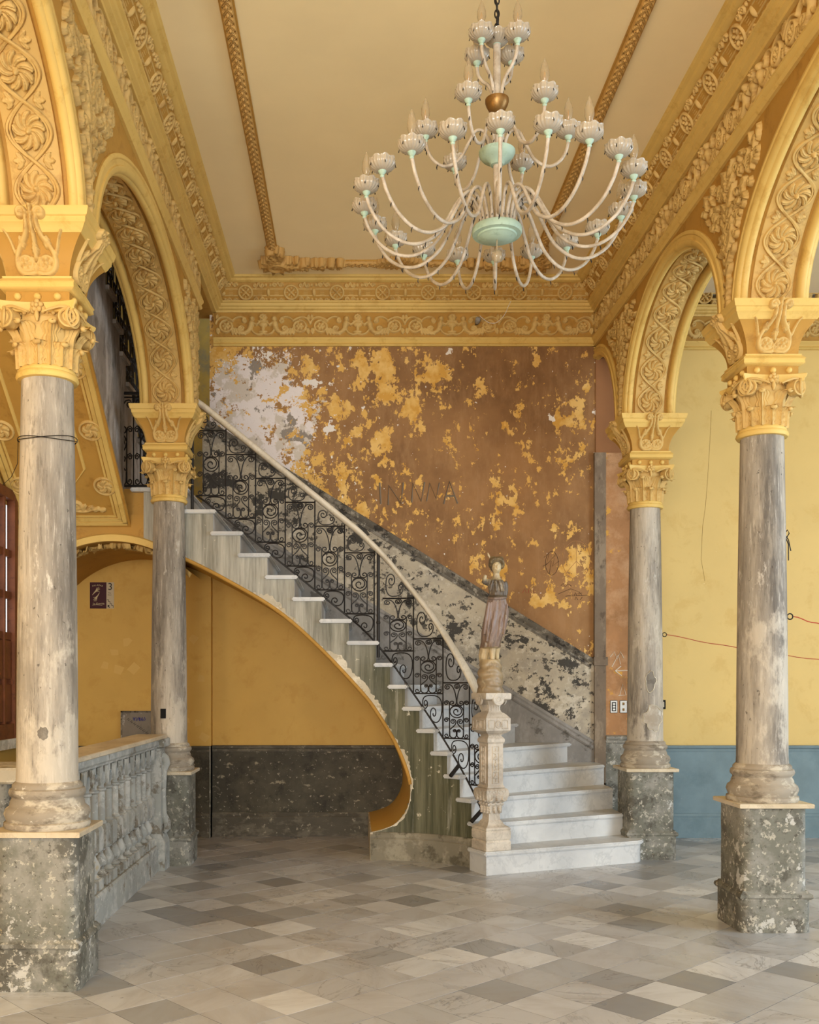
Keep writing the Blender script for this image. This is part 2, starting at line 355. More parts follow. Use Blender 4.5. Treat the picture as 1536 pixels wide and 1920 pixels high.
# floor: a mortar bed with a marble tile per square
fb = B().box(-5.2,9.0,-4.0,11.2,-.12,-.0008)
floor = ob('floor', fb.mesh('floor',painted('dark_floor_joint',(46,42,38),.1,.8)), kind='structure')
g = .0014
tm = B().add([(-TS/2+g,-TS/2+g,-.014),(TS/2-g,-TS/2+g,-.014),(TS/2-g,TS/2-g,-.014),(-TS/2+g,TS/2-g,-.014),
              (-TS/2+g,-TS/2+g,-.002),(TS/2-g,-TS/2+g,-.002),(TS/2-g,TS/2-g,-.002),(-TS/2+g,TS/2-g,-.002),
              (-TS/2+2*g,-TS/2+2*g,0),(TS/2-2*g,-TS/2+2*g,0),(TS/2-2*g,TS/2-2*g,0),(-TS/2+2*g,TS/2-2*g,0)],
             [(0,1,5,4),(1,2,6,5),(2,3,7,6),(3,0,4,7),(4,5,9,8),(5,6,10,9),(6,7,11,10),(7,4,8,11),(8,9,10,11)])
tm = B().add([(-TS/2+g,-TS/2+g,-.014),(TS/2-g,-TS/2+g,-.014),(TS/2-g,TS/2-g,-.014),(-TS/2+g,TS/2-g,-.014),(-TS/2+g,-TS/2+g,0),(TS/2-g,-TS/2+g,0),(TS/2-g,TS/2-g,0),(-TS/2+g,TS/2-g,0)],[(0,1,5,4),(1,2,6,5),(2,3,7,6),(3,0,4,7),(4,5,6,7)])
tile_me = tm.mesh('floor_tile',M['tile'],smooth=0)
ca,sa = math.cos(TA),math.sin(TA); cand = []
for i in range(-45,60):
    for j in range(-45,60):
        x = TG[0]+TS*((i+.5)*ca-(j+.5)*sa); y = TG[1]+TS*((i+.5)*sa+(j+.5)*ca)
        if not(-3.3 < x < 6.2 and -.6 < y < 9.95): continue
        if y > .5:
            px = VX+FPX*x/y; py = VY+FPX*HC/y; vis = -40 < px < 1576 and py < 1960
        else: vis = False
        cand.append((0 if vis else 1, y, x))
cand.sort(); rest = B(); cnt = 0
for vis,y,x in cand:
    dz = random.uniform(-.0004,.0004)
    if vis == 0 and cnt < 300:
        ob('floor_tile', tile_me, floor, (x,y,dz), (0,0,TA)); cnt += 1
    else:
        c = [(-1,-1),(1,-1),(1,1),(-1,1)]; e = TS/2-g
        rest.add([(x+e*(u*ca-v*sa),y+e*(u*sa+v*ca),dz) for u,v in c]+[(x+e*(u*ca-v*sa),y+e*(u*sa+v*ca),-.013) for u,v in c],
                 [(0,1,2,3),(0,4,5,1),(1,5,6,2),(2,6,7,3),(3,7,4,0)])
ob('floor_tiles_beyond', rest.mesh('floor_tiles_beyond',M['tile'],smooth=0,fix=False), floor, kind='stuff')

# ceilings
cb = B().box(XL-.1,XR+.1,-4,YW+.3,CEIL,CEIL+.2)
ceiling = ob('ceiling', cb.mesh('ceiling',M['ceil']), kind='structure')
ob('ceiling_aisle', B().box(XR+.05,9.0,-4,11.2,5.30,5.5).mesh('ceiling_aisle',painted('white_aisle_ceiling',(226,214,186),.05)), kind='structure')
ob('ceiling_left_aisle', B().box(-3.5,XL-.35,-4,11.3,6.5,6.7).mesh('ceiling_left_aisle',M['ceil']), kind='structure')
# back wall pieces
wpts = [(XL-.04,2.66),(-1.111,2.46),(-.654,2.19),(-.288,1.87),(.078,1.48),(.352,1.07),(.6,.7),(.6,0),(XR+.42,0),(XR+.42,5.45),(XL-.04,5.45)]
from mathutils.geometry import tessellate_polygon
wb = B(); nw_ = len(wpts); tr_ = tessellate_polygon([[Vector((p[0],p[1],0)) for p in wpts]])
wb.add([(x,YW,z) for x,z in wpts]+[(x,YW+.18,z) for x,z in wpts],[tuple(t) for t in tr_]+[tuple(i+nw_ for i in t) for t in tr_]+[(i,(i+1)%nw_,nw_+(i+1)%nw_,nw_+i) for i in range(nw_)])
wall_back = ob('wall_back', wb.mesh('wall_back',M['stairwall'],0), kind='structure')
# lower wall behind the stair foot and the respond at the end of the arcade
niche = ob('wall_niche', B().box(-1.40,.75,9.80,10.1,0,2.75).mesh('wall_niche',M['niche']), kind='structure')
wall_sign = ob('wall_under_landing', B().box(-3.3,-1.40,9.70,10.1,0,2.95).mesh('wall_under_landing',M['niche']), kind='structure')
wall_right = ob('wall_right_aisle', B().box(XR+.42,9.0,9.70,10.1,0,5.4).mesh('wall_right_aisle',M['yellow']), kind='structure')
wall_left = ob('wall_left', B().box(-3.5,-2.87,-4,11.3,0,6.5).mesh('wall_left',M['niche']), kind='structure')
wall_landing = ob('wall_landing_back', B().box(-3.3,-1.0,10.9,11.2,2.5,6.5).mesh('wall_landing_back',M['green']), kind='structure')
ob('wall_far_right', B().box(8.7,9.0,6.0,11.2,0,5.4).mesh('wall_far_right',M['yellow']), kind='structure')

def moulding_y(b, prof, x, sgn, y0, y1):     # profile (out, z) run along Y; sgn +1 means 'out' is +X
    b.sweep(prof,[(x,y0,0),(x,y1,0)],(sgn,0,0),(0,0,1))
def moulding_x(b, prof, y, x0, x1):          # profile (out, z) run along X, out is towards the camera
    b.sweep(prof,[(x0,y,0),(x1,y,0)],(0,-1,0),(0,0,1))
P_LOW = [(-.02,4.79),(.02,4.79),(.035,4.805),(.02,4.82),(.03,4.835),(.045,4.85),(.045,4.866),(.012,4.872),(-.02,4.872)]
P_MID = [(-.02,5.115),(.025,5.115),(.03,5.13),(.055,5.14),(.058,5.155),(.075,5.162),(.08,5.185),(.098,5.19),(.1,5.203),(.05,5.208),(-.02,5.21)]
P_COVE = [(-.02,5.20),(.05,5.205),(.085,5.235),(.125,5.29),(.15,5.34),(.155,5.362),(.155,5.42),(-.02,5.42)]
P_TRIM = [(.15,5.352),(.17,5.352),(.19,5.362),(.2,5.378),(.222,5.384),(.228,5.395),(.238,5.402),(.15,5.402)]
# carved friezes ------------------------------------------------------------
def prims_frieze():
    P = []
    for k in range(9): a = k*2*PI/8; P.append(('e',.024*math.cos(a) if k<8 else 0,.182+.022*math.sin(a) if k<8 else .182,.013,.013,0,.026 if k<8 else .034))
    P += [('e',0,.115,.034,.026,0,.024),('s',[(0,.10),(0,.05)],.012,.012,.016),('e',0,.045,.035,.012,0,.016),('s',[(-.04,.143),(.04,.143)],.008,.008,.02)]
    for s in (-1,1):
        P += [('e',s*.098,.17,.021,.023,0,.032),('e',s*.105,.118,.024,.036,s*.2,.028),('s',[(s*.09,.135),(s*.06,.11),(s*.035,.13)],.010,.008,.024),
              ('s',bez((s*.11,.10),(s*.12,.03),(s*.2,.01),(s*.215,.07)),.018,.009,.022),('s',spiral(s*.19,.075,.026,.004,0 if s>0 else PI,s*1.3),.008,.005,.018),
              ('s',bez((0,.03),(s*.04,.0),(s*.09,.03),(s*.1,.07)),.009,.007,.016),
              ('s',spiral(s*.16,.15,.024,.004,PI/2,-s*1.2),.008,.005,.018),('s',bez((s*.16,.172),(s*.2,.2),(s*.24,.19),(s*.27,.15)),.009,.007,.018),
              ('s',spiral(s*.325,.095,.058,.05,PI/2,-s*.95,30),.009,.009,.02),('s',bez((s*.27,.15),(s*.34,.21),(s*.4,.19),(s*.419,.12)),.009,.008,.018),
              ('e',s*.325,.095,.014,.014,0,.026)]
        for k in range(6): a = k*PI/3; P.append(('e',s*.325+.025*math.cos(a),.095+.025*math.sin(a),.013,.013,0,.02))
        for k in range(5): P.append(('leaf',s*(.15+.03*k),.012,.07,.016,PI/2-s*(.9-.25*k),.018))
        P += [('leaf',s*.4,.02,.06,.016,PI/2,.018),('leaf',s*.405,.15,.06,.014,PI/2,.016)]
    return P
def prims_cove():
    P = [('s',spiral(0,.095,.064,.064,0,1.0,36),.010,.010,.02),('e',0,.095,.014,.014,0,.026)]
    for k in range(4):
        a = PI/4+k*PI/2; P.append(('e',.032*math.cos(a),.095+.032*math.sin(a),.020,.012,a,.022))
        a = k*PI/2; P.append(('e',.04*math.cos(a),.095+.04*math.sin(a),.014,.008,a,.018))
    for s in (-1,1):
        P += [('e',s*.219,.095,.016,.036,0,.024),('s',[(s*.075,.125),(s*.20,.125)],.008,.008,.013),('s',[(s*.075,.065),(s*.20,.065)],.008,.008,.013)]
        for v,d in ((.16,1),(.03,-1)):
            P += [('s',spiral(s*.095,v,.022,.003,0,-s*d*1.3),.008,.005,.02),('s',spiral(s*.16,v,.022,.003,PI,s*d*1.3),.008,.005,.02),('s',bez((s*.117,v),(s*.125,v+d*.03),(s*.135,v+d*.03),(s*.14,v)),.008,.006,.016),
                  ('e',s*.2,v,.014,.016,0,.016)]
        for v in (.08,.095,.11): P.append(('s',[(s*.12,v),(s*.16,v)],.005,.005,.012))
    return P
FR_W, CV_W = .838, .44
def fat(P,k,kh):
    out = []
    for p in P:
        if p[0] == 's': out.append(('s',p[1],p[2]*k,p[3]*k,p[4]*kh))
        elif p[0] in ('e',): out.append((*p[:3],p[3]*(1+(k-1)*.5),p[4]*(1+(k-1)*.5),p[5],p[6]*kh))
        else: out.append((*p[:3],p[3]*1.08,p[4]*k,p[5],p[6]*kh))
    return out
me_frieze = relief('frieze_relief',M['orn'],-FR_W/2,FR_W/2,0,.222,170,52,fat(prims_frieze(),1.35,1.35))
me_cove = relief('cove_relief',M['orn'],-CV_W/2,CV_W/2,0,.19,104,48,fat(prims_cove(),1.3,1.4))
COVE_TILT = math.atan2(.105,.155)
def run_reliefs(parent, name, me, width, start, end, place):
    n = max(1,round((end-start)/width)); s = (end-start)/n
    for k in range(n): ob(name, me, parent, mat4=place(start+(k+.5)*s)@Matrix.Diagonal((s/width,1,1,1)))
ct,st_ = math.cos(COVE_TILT),math.sin(COVE_TILT)
def band_set(parent, side):
    parts = (('lower_moulding',P_LOW,M['light']),('middle_moulding',P_MID,M['light']),('cove_ground',P_COVE,M['ochre']),('ceiling_moulding',P_TRIM,M['light']))
    for nm,pr,mt in parts:
        b = B()
        if side == 'back': moulding_x(b,pr,YW,XL,XR)
        elif side == 'left': moulding_y(b,pr,XL,1,YF-.6 if nm!='lower_moulding' else YF-.6,YW if nm!='lower_moulding' else 8.66)
        else: moulding_y(b,pr,XR,-1,YF-.6,YW)
        ob(nm, b.mesh(nm,mt,30), parent)
    if side == 'back':
        ob('frieze_ground', B().box(XL,XR,YW-.012,YW,4.86,5.13).mesh('frieze_ground',M['ochre']), parent)
        run_reliefs(parent,'frieze_relief',me_frieze,FR_W,XL+.02,XR-.02,lambda s: frame((1,0,0),(0,0,1),(0,-1,0),(s,YW-.012,4.885)))
        run_reliefs(parent,'cove_relief',me_cove,CV_W,XL+.1,XR-.1,lambda s: frame((1,0,0),(0,-st_,ct),(0,-ct,-st_),(s,YW-.047,5.203)))
    else:
        sg = 1 if side == 'left' else -1; x = XL if side == 'left' else XR; yend = 8.62 if side == 'left' else YW-.05
        run_reliefs(parent,'frieze_relief',me_frieze,FR_W,YF-.4,yend,lambda s: frame((0,sg,0),(0,0,1),(sg,0,0),(x+sg*.004,s,4.885)))
        run_reliefs(parent,'cove_relief',me_cove,CV_W,YF-.4,YW-.1,lambda s: frame((0,sg,0),(sg*st_,0,ct),(sg*ct,0,-st_),(x+sg*.047,s,5.203)))
band_set(wall_back,'back')

# arcades -------------------------------------------------------------------
class Arch:
    def __init__(s, y0, a, b, t0=0, t1=PI, n=56):
        t = np.linspace(t0,t1,n); s.y0,s.a,s.b = y0,a,b
        s.P = np.stack([y0-a*np.cos(t), ZS+b*np.sin(t)],1)
        T = np.stack([a*np.sin(t), b*np.cos(t)],1); s.T = T/np.linalg.norm(T,axis=1)[:,None]
        s.N = np.stack([s.T[:,1],-s.T[:,0]],1)     # towards the opening
        s.L = np.concatenate([[0],np.cumsum(np.linalg.norm(np.diff(s.P,axis=0),axis=1))])
    def at(s, l):
        f = lambda A: np.array([np.interp(l,s.L,A[:,0]),np.interp(l,s.L,A[:,1])])
        T = f(s.T); T /= np.linalg.norm(T); return f(s.P),T,np.array([T[1],-T[0]])
def rosette_h(U,V,R=.078,n=9,H=.028):
    r = np.hypot(U,V)/R; th = np.arctan2(V,U)+1.0*r
    pet = np.abs(np.cos(n*th/2)); edge = .80+.2*pet
    h = H*(.25+.75*pet**.5)*(.45+.55*np.sin(np.clip(r/edge,0,1)*PI*.75))*(1-.25*(np.abs(np.sin(n*th))<.35)*(r>.35))
    h = np.where(r<edge,h,0); return np.maximum(h, H*1.35*np.sqrt(np.clip(1-(r/.2)**2,0,1)))
me_ros = relief('rosette',M['orn'],-.094,.094,-.094,.094,54,54,[('fn',lambda U,V: rosette_h(U,V,.092,9,.036))])
me_palm = relief('palmette',M['orn'],-.05,.05,-.01,.06,22,22,[('leaf',0,0,.055,.016,PI/2,.022),('leaf',.004,0,.05,.014,PI/2-.75,.02),('leaf',-.004,0,.05,.014,PI/2+.75,.02),('e',0,.004,.012,.012,0,.02)])
RP = .25                                          # rosette spacing along the arch
def build_arch(parent, A, xc, closed_sides=True):
    xs = np.full(len(A.P),xc); P3 = np.stack([xs,A.P[:,0],A.P[:,1]],1)
    N3 = np.stack([0*xs,A.N[:,0],A.N[:,1]],1); X3 = (1,0,0)
    # light edge beads of the soffit, and archivolt rings on both faces
    for sg in (-1,1):
        e = sg*HT
        prof = [(-.04,e),(0.0,e),(.012,e-sg*.012),(.014,e-sg*.03),(.004,e-sg*.044),(-.012,e-sg*.05),(-.04,e-sg*.052)]
        ob('soffit_edge_moulding', B().sweep(prof,P3,N3,X3).mesh('soffit_edge_moulding',M['light'],50), parent)
        prof = [(-.105,e-sg*.02),(-.105,e+sg*.012),(-.095,e+sg*.02),(-.08,e+sg*.02),(-.074,e+sg*.012),(-.045,e+sg*.014),(-.04,e+sg*.024),(-.015,e+sg*.024),(.0,e+sg*.01),(.0,e-sg*.01)]
        ob('archivolt', B().sweep(prof,P3,N3,X3).mesh('archivolt',M['light'],50), parent)
    prof = [(-.045,-.125),(-.022,-.125),(-.018,-.118),(-.018,.118),(-.022,.125),(-.045,.125)]
    ob('soffit_panel', B().sweep(prof,P3,N3,X3).mesh('soffit_panel',M['orn'],30), parent)
    # guilloche of two crossing vines with a rosette in every loop
    Lt = A.L[-1]; n = max(1,int(round(Lt/RP))); p = Lt/n; vb = B()
    for ph in (0,PI):
        for off in (0,.015):
            pts = []
            for l in np.linspace(.004,Lt-.004,n*14):
                q,T,Nn = A.at(l); u = (.106-off)*math.sin(PI*l/p+ph); k = .007 if math.sin(2*PI*l/p+ph)>0 else .013
                k = .009+.005*math.cos(PI*l/p+ph)
                pts.append((xc+u,q[0]+Nn[0]*(-.018+k),q[1]+Nn[1]*(-.018+k)))
            vb.tube(pts,.0095 if off==0 else .0075,6)
    ob('guilloche_vine', vb.mesh('guilloche_vine',M['orn'],0 or 60), parent)
    for k in range(n):
        q,T,Nn = A.at((k+.5)*p); c = (xc,q[0]-Nn[0]*.019,q[1]-Nn[1]*.019)
        ob('rosette', me_ros, parent, mat4=frame((-1,0,0),(0,T[0],T[1]),(0,Nn[0],Nn[1]),c)@Matrix.Diagonal((.86,.96*min(1.1,p/RP),1,1))@Matrix.Rotation(k*.7,4,'Z'))
        if k:
            q,T,Nn = A.at(k*p)
            for sg in (-1,1):
                c = (xc+sg*.05,q[0]-Nn[0]*.019,q[1]-Nn[1]*.019)
                # local y points outward along X, local x along the tangent
                ob('palmette', me_palm, parent, mat4=frame((0,sg*T[0],sg*T[1]),(sg,0,0),(0,Nn[0],Nn[1]),c))
def arcade(name, xc, arches, y_lo, y_hi, top, half=None):
    """solid spandrel wall over the arches: two faces and the soffit"""
    b = B(); pts = []
    for A in arches:
        for q,nn in zip(A.P,A.N): pts.append((q[0]-nn[0]*.04,q[1]-nn[1]*.04) )
    pts = [(y_lo,ZS)]+sorted(pts,key=lambda p:p[0])+[(y_hi,ZS if half is None else half)]
    for k in range(len(pts)-1):
        (ya,za),(yb,zb) = pts[k],pts[k+1]
        if yb-ya < 1e-6: continue
        for x in (xc-HT,xc+HT): b.add([(x,ya,za),(x,yb,zb),(x,yb,top),(x,ya,top)],[(0,1,2,3)])
        b.add([(xc-HT,ya,za),(xc+HT,ya,za),(xc+HT,yb,zb),(xc-HT,yb,zb)],[(0,1,2,3)])
    for y,z in (pts[0],pts[-1]): b.add([(xc-HT,y,z),(xc+HT,y,z),(xc+HT,y,top),(xc-HT,y,top)],[(0,1,2,3)])
    b.add([(xc-HT,y_lo,top),(xc+HT,y_lo,top),(xc+HT,y_hi,top),(xc-HT,y_hi,top)],[(0,1,2,3)])
    return ob(name, b.mesh(name,M['ochre'],30), kind='structure')
CL = [(XLC,5.03),(XLC-.005,8.37)]; CR = [(XRC,6.17),(XRC+.005,8.66)]
PH = .16; RISE = .86
aL1 = Arch((5.03-PH+1.68+PH)/2,(5.03-PH-1.68-PH)/2,RISE); aL2 = Arch((5.03+8.37)/2,(8.37-5.03)/2-PH,RISE)
aR1 = Arch((6.17+2.6)/2,(6.17-2.6)/2-PH,RISE); aR2 = Arch((6.17+8.66)/2,(8.66-6.17)/2-PH,RISE)
aR3 = Arch(YW+.02,YW+.02-8.66-PH,RISE,0,PI/2,30)
arcL = arcade('wall_arcade_left',XLC,[aL1,aL2],1.68,8.62,CEIL+.02)
arcR = arcade('wall_arcade_right',XRC,[aR1,aR2,aR3],2.6,YW+.02,CEIL+.02,half=ZS+RISE+.04)
# the beam that carries the left cornice on to the stair wall
ob('cornice_beam', B().box(XLC-HT,XL-.01,8.60,YW+.1,5.10,CEIL).mesh('cornice_beam',M['ochre']), arcL)
for A in (aL1,aL2): build_arch(arcL,A,XLC)
for A in (aR1,aR2,aR3): build_arch(arcR,A,XRC)
band_set(arcL,'left'); band_set(arcR,'right')

def spandrel(seed, dl, dr, h=.93):
    """vine filling the triangle between two archivolts; dl/dr(z): free width on each side"""
    rnd = random.Random(seed); P = [('s',[(0,0),(.01,.2),(-.01,.45),(.005,.7)],.014,.009,.03)]
    z = .03
    while z < .86:
        for s,fw in ((-1,dl(z)),(1,dr(z))):
            w = min(fw-.02,.5)
            if w < .02: continue
            P.append(('leaf',s*.004,z,min(w,.13)*1.05,.022,(PI/2-s*rnd.uniform(.5,1.0)),.034))
            if w > .1:
                x = .07
                while x < w-.03:
                    zz = z+rnd.uniform(0,.05)
                    if rnd.random()<.45: P.append(('s',spiral(s*x,zz,.03,.004,rnd.uniform(0,6),rnd.choice((-1.3,1.3))),.009,.006,.026))
                    else: P.append(('leaf',s*x,zz,rnd.uniform(.07,.11),.02,rnd.uniform(0,PI),.03))
                    x += rnd.uniform(.045,.075)
        for s in (-1,1): P.append(('e',s*.022,z+.03,.014,.012,0,.03))
        z += rnd.uniform(.055,.075)
    return P
def free(A,y,sgn):     # free width from y towards the arch A at height z above the springing
    def f(z):
        ao,bo = A.a+.11,A.b+.11; q = 1-(z/bo)**2
        e = ao*math.sqrt(q) if q>0 else 0
        return max(0,(abs(A.y0-y)-e)) if q>0 else min(.6,abs(A.y0-y))
    return f
wide = lambda z: .1
for k,(parent,x,sg,y,Al,Ar) in enumerate([(arcL,XL,1,5.03,aL1,aL2),(arcL,XL,1,8.37,aL2,None),(arcR,XR,-1,6.17,aR2,aR1),(arcR,XR,-1,8.66,aR3,aR2)]):
    fl = free(Al,y,0) if Al else wide; fr = free(Ar,y,0) if Ar else (lambda z: .2)
    me = relief('spandrel_vine',M['orn'],-.62,.62,0,.95,170,130,spandrel(11+k,fl,fr))
    ob('spandrel_vine', me, parent, mat4=frame((0,sg,0),(0,0,1),(sg,0,0),(x+sg*.002,y,ZS+.02)))
# columns ---------------------------------------------------------------------
def wobble_box(b, hx, hy, z0, z1, n=10, amp=.006, seed=0, nz=14):
    """square block with slightly chipped, uneven arrises"""
    per = []
    for k in range(4):
        for t in np.linspace(-1,1,n,endpoint=False):
            per.append([(t*hx,-hy),(hx,t*hy),(-t*hx,hy),(-hx,-t*hy)][k])
    A = np.zeros((len(per),nz,3))
    for i,(x,y) in enumerate(per):
        edge = min(1,max(0,(abs(x)/hx+abs(y)/hy-1.78)/.22))
        for j,z in enumerate(np.linspace(z0,z1,nz)):
            c = mnoise.noise(Vector((x*14+seed,y*14,z*11)))*.5+mnoise.noise(Vector((x*40+seed,y*40,z*34)))*.5
            q = 1-(amp*edge*(0.8+1.6*max(0,c)))/hx*2.0
            A[i,j] = (x*q,y*q,z)
    b.grid(A,True)
    m = len(per); b.add([tuple(A[i,-1]) for i in range(m)],[tuple(range(m))])
PZ = .78
def me_ped(i):
    b = B(); wobble_box(b,.2,.2,.225,PZ-.028,16,.009,i*7,18)
    return b.mesh('pedestal_die',M['ped'],35)
def me_plinth(i):
    b = B(); wobble_box(b,.216,.216,0,.205,14,.008,i*5+2,8)
    b.sq([(.212,.2),(.222,.215),(.218,.232),(.205,.24),(.199,.25)]); return b.mesh('pedestal_plinth',M['ped'],35)
me_slab = B().sq([(.205,PZ-.03),(.224,PZ-.026),(.226,PZ-.006),(.222,PZ)]).mesh('pedestal_slab',M['marble_tan'],30)
me_cbase = B().lathe([(.0,PZ),(.207,PZ),(.214,PZ+.012),(.212,PZ+.03),(.2,PZ+.036),(.205,PZ+.05),(.213,PZ+.072),(.205,PZ+.096),(.19,PZ+.108),(.186,PZ+.112),(.183,PZ+.13),(.174,PZ+.148),(.176,PZ+.155),(.186,PZ+.163),(.19,PZ+.178),(.185,PZ+.195),(.173,PZ+.2),(.174,PZ+.214),(.165,PZ+.225),(.152,PZ+.235)],56,cap=False).mesh('column_base',M['base'],50)
shp = [(.155,PZ+.23),(.152,PZ+.28)]+[(.152-.024*(t**1.6),PZ+.28+t*(3.04-PZ-.28)) for t in np.linspace(.05,1,14)]
me_shaft = B().lathe(shp,56,cap=False).mesh('shaft',M['shaft'],50)
me_ring = B().lathe([(.128,3.035),(.148,3.037),(.156,3.05),(.152,3.066),(.143,3.072),(.144,3.082),(.136,3.096),(.12,3.10)],48,cap=False).mesh('neck_ring',M['light'],50)
ZB = 3.09
def rbell(z): 
    t = np.clip((z-ZB)/.22,0,1); return .120+.012*t+.026*t**3
me_bell = B().lathe([(rbell(z),z) for z in np.linspace(ZB,ZB+.23,12)]+[(.12,ZB+.24)],40,cap=False).mesh('capital_bell',M['orn'],60)
def me_leaf(h,w,curl,name):
    nu,nv = 19,26; A = np.zeros((nu,nv,3))
    for i,u in enumerate(np.linspace(-1,1,nu)):
        for j,v in enumerate(np.linspace(0,1,nv)):
            z = ZB+h*min(v,.86)/.86 if v<.86 else ZB+h-(v-.86)*h*.55
            out = .012+.03*curl*max(0,(v-.55)/.45)**2*1.6
            ww = w*(.75+.5*math.sin(v*PI*.9))*(1 if v<.82 else max(.25,1-((v-.82)/.18)**2*.8))*(1+.2*math.sin(v*26))
            rid = .013*(1-abs(u))-.009*abs(math.sin(u*9.4))*(.4+.6*v)+.009*math.exp(-(u*6)**2)
            r = rbell(ZB+h*v)+out+rid-.010*abs(u)**2; a = u*ww/r
            A[i,j] = (r*math.sin(a),-r*math.cos(a),z)
    bb = B().grid(A); r = rbell(ZB+h)+.012+.05*curl; bb.ball((0,-r+.016,ZB+h-.014),(w*.55,.013,.014),12,8)
    return bb.mesh(name,M['orn'],60,fix=False)
me_leaf_lo = me_leaf(.115,.04,1.0,'acanthus_leaf'); me_leaf_hi = me_leaf(.205,.036,1.5,'acanthus_leaf_tall')
eb = B().lathe([(.135,ZB+.225),(.152,ZB+.228),(.156,ZB+.236),(.15,ZB+.243),(.15,ZB+.25),(.158,ZB+.285),(.163,ZB+.292),(.12,ZB+.3)],40,cap=False)
for k in range(20):
    a = 2*PI*(k+.5)/20; eb.ball((.157*math.cos(a),.157*math.sin(a),ZB+.266),(.016,.016,.024),8,6)
    a = 2*PI*k/20; eb.ball((.158*math.cos(a),.158*math.sin(a),ZB+.266),(.005,.005,.022),6,5)
me_egg = eb.mesh('egg_and_dart_band',M['orn'],60)
def me_volute():
    # spiral scroll drawn in the xz plane, facing -y, eye at the origin, tail running to -x (towards the middle of the face)
    b = B(); t = np.linspace(0,1,60); r = .050*(1-t)**.85+.004; a = PI*.5-t*2*PI*2.4
    b.tube([(rr*math.cos(aa),-.004-.012*tt,rr*math.sin(aa)) for rr,aa,tt in zip(r,a,t)],.0085*(1-.35*t),6)
    b.lathe([(.047,0),(.047,.05)],28); vs = np.array(b.v); k = len(b.v)-56
    for i in range(k,len(b.v)): x,y,z = b.v[i]; b.v[i] = (x,z-.002,y)
    b.ball((0,-.016,0),(.011,.011,.011),8,6)
    b.tube([(0,-.004,.05),(-.04,-.001,.047),(-.085,.004,.03),(-.12,.01,.012)],[.0085,.008,.007,.004],6)
    return b.mesh('volute',M['orn'],55)
me_vol = me_volute()
def me_abacus():
    b = B(); out = []
    def ring(s):
        pts = []
        for k in range(4):
            c,sn = math.cos(k*PI/2),math.sin(k*PI/2)
            for t in np.linspace(-1,1,13):
                x = t*.19*s; y = -(.158+.032*abs(t)**2.2)*s
                if abs(t) == 1: x *= .97
                pts.append((x*c-y*sn,x*sn+y*c))
        return pts
    lv = [(.93,3.345),(.97,3.352),(.98,3.362),(1.02,3.372),(1.04,3.388),(1.0,3.392)]
    n = len(ring(1)); vs = []; 
    for s,z in lv: vs += [(x,y,z) for x,y in ring(s)]
    fs = [(i*n+k,i*n+(k+1)%n,(i+1)*n+(k+1)%n,(i+1)*n+k) for i in range(len(lv)-1) for k in range(n)]+[tuple(range(n-1,-1,-1)),tuple((len(lv)-1)*n+k for k in range(n))]
    return b.add(vs,fs).mesh('abacus',M['light'],35)
me_aba = me_abacus()
fb_ = B()
for k in range(5): a = k*2*PI/5+.3; fb_.ball((.02*math.cos(a),-.006,.02*math.sin(a)),(.014,.012,.014),8,6)
fb_.ball((0,-.014,0),(.012,.012,.012),8,6); fb_.tube([(0,-.004,-.02),(.0,-.008,-.05),(0,-.003,-.075)],[.008,.014,.006],6)
me_fleuron = fb_.mesh('fleuron',M['orn'],60)
me_block = B().sq([(.157,3.385),(.157,3.45)]).mesh('bead_block',M['ochre'],30)
me_corn = B().sq([(.155,3.44),(.172,3.444),(.186,3.456),(.184,3.476),(.19,3.482),(.18,3.495),(.17,3.503),(.172,3.512),(.155,3.518)]).mesh('impost_moulding',M['light'],30)
def flare(z): t = np.clip((z-3.515)/.195,0,1); return .157+.083*t**2.2
me_flare = B().sq([(float(flare(z)),z) for z in np.linspace(3.51,3.71,12)]).mesh('flared_block',M['ochre'],30)
def topc(z): return np.interp(z,[3.70,3.712,3.735,3.74,3.765,3.77,3.80,3.81],[.236,.245,.256,.262,.264,.272,.28,.28])
me_top = B().sq([(float(topc(z)),z) for z in (3.70,3.712,3.735,3.74,3.765,3.77,3.80,3.81)]).mesh('impost_cornice',M['light'],30)
def lyre():
    P = []
    for s in (-1,1):
        P += [('s',bez((s*.012,3.53),(s*.1,3.50),(s*.12,3.60),(s*.06,3.66)),.011,.009,.016),('s',bez((s*.06,3.66),(s*.02,3.70),(s*.02,3.74),(s*.028,3.77)),.010,.008,.018),
              ('s',spiral(s*.045,3.772,.024,.003,PI if s>0 else 0,-s*1.4),.009,.006,.02),('e',s*.047,3.772,.009,.009,0,.024),
              ('s',spiral(s*.05,3.572,.036,.030,PI*1.5,s*.9),.007,.007,.014),('e',s*.05,3.572,.011,.011,0,.022),
              ('leaf',s*.055,3.635,.05,.014,PI/2-s*.2,.016),('s',bez((s*.06,3.55),(s*.04,3.53),(0,3.55),(-s*.02,3.60)),.007,.005,.014),
              ('s',bez((s*.10,3.62),(s*.115,3.66),(s*.12,3.69),(s*.14,3.705)),.007,.004,.012)]
        for k in range(5): a = k*2*PI/5+.5; P.append(('e',s*.05+.02*math.cos(a),3.572+.02*math.sin(a),.011,.011,0,.016))
    P += [('s',[(0,3.60),(0,3.70),(0,3.80)],.010,.007,.018),('leaf',0,3.52,.05,.010,PI/2,.014),('e',0,3.80,.011,.012,0,.024),('leaf',0,3.6,.06,.014,PI/2,.02)]
    return P
def lyre_map(U,V,Z):
    o = np.where(V<3.705,flare(V),topc(V)); return np.stack([U,-(o+Z),V],-1)
me_lyre = relief('lyre_relief',M['orn'],-.15,.15,3.515,3.812,96,96,fat(lyre(),1.4,1.5),lyre_map)
me_bead = B().ball((0,0,0),(.019,.019,.019),12,8).mesh('bead',M['light'],60)
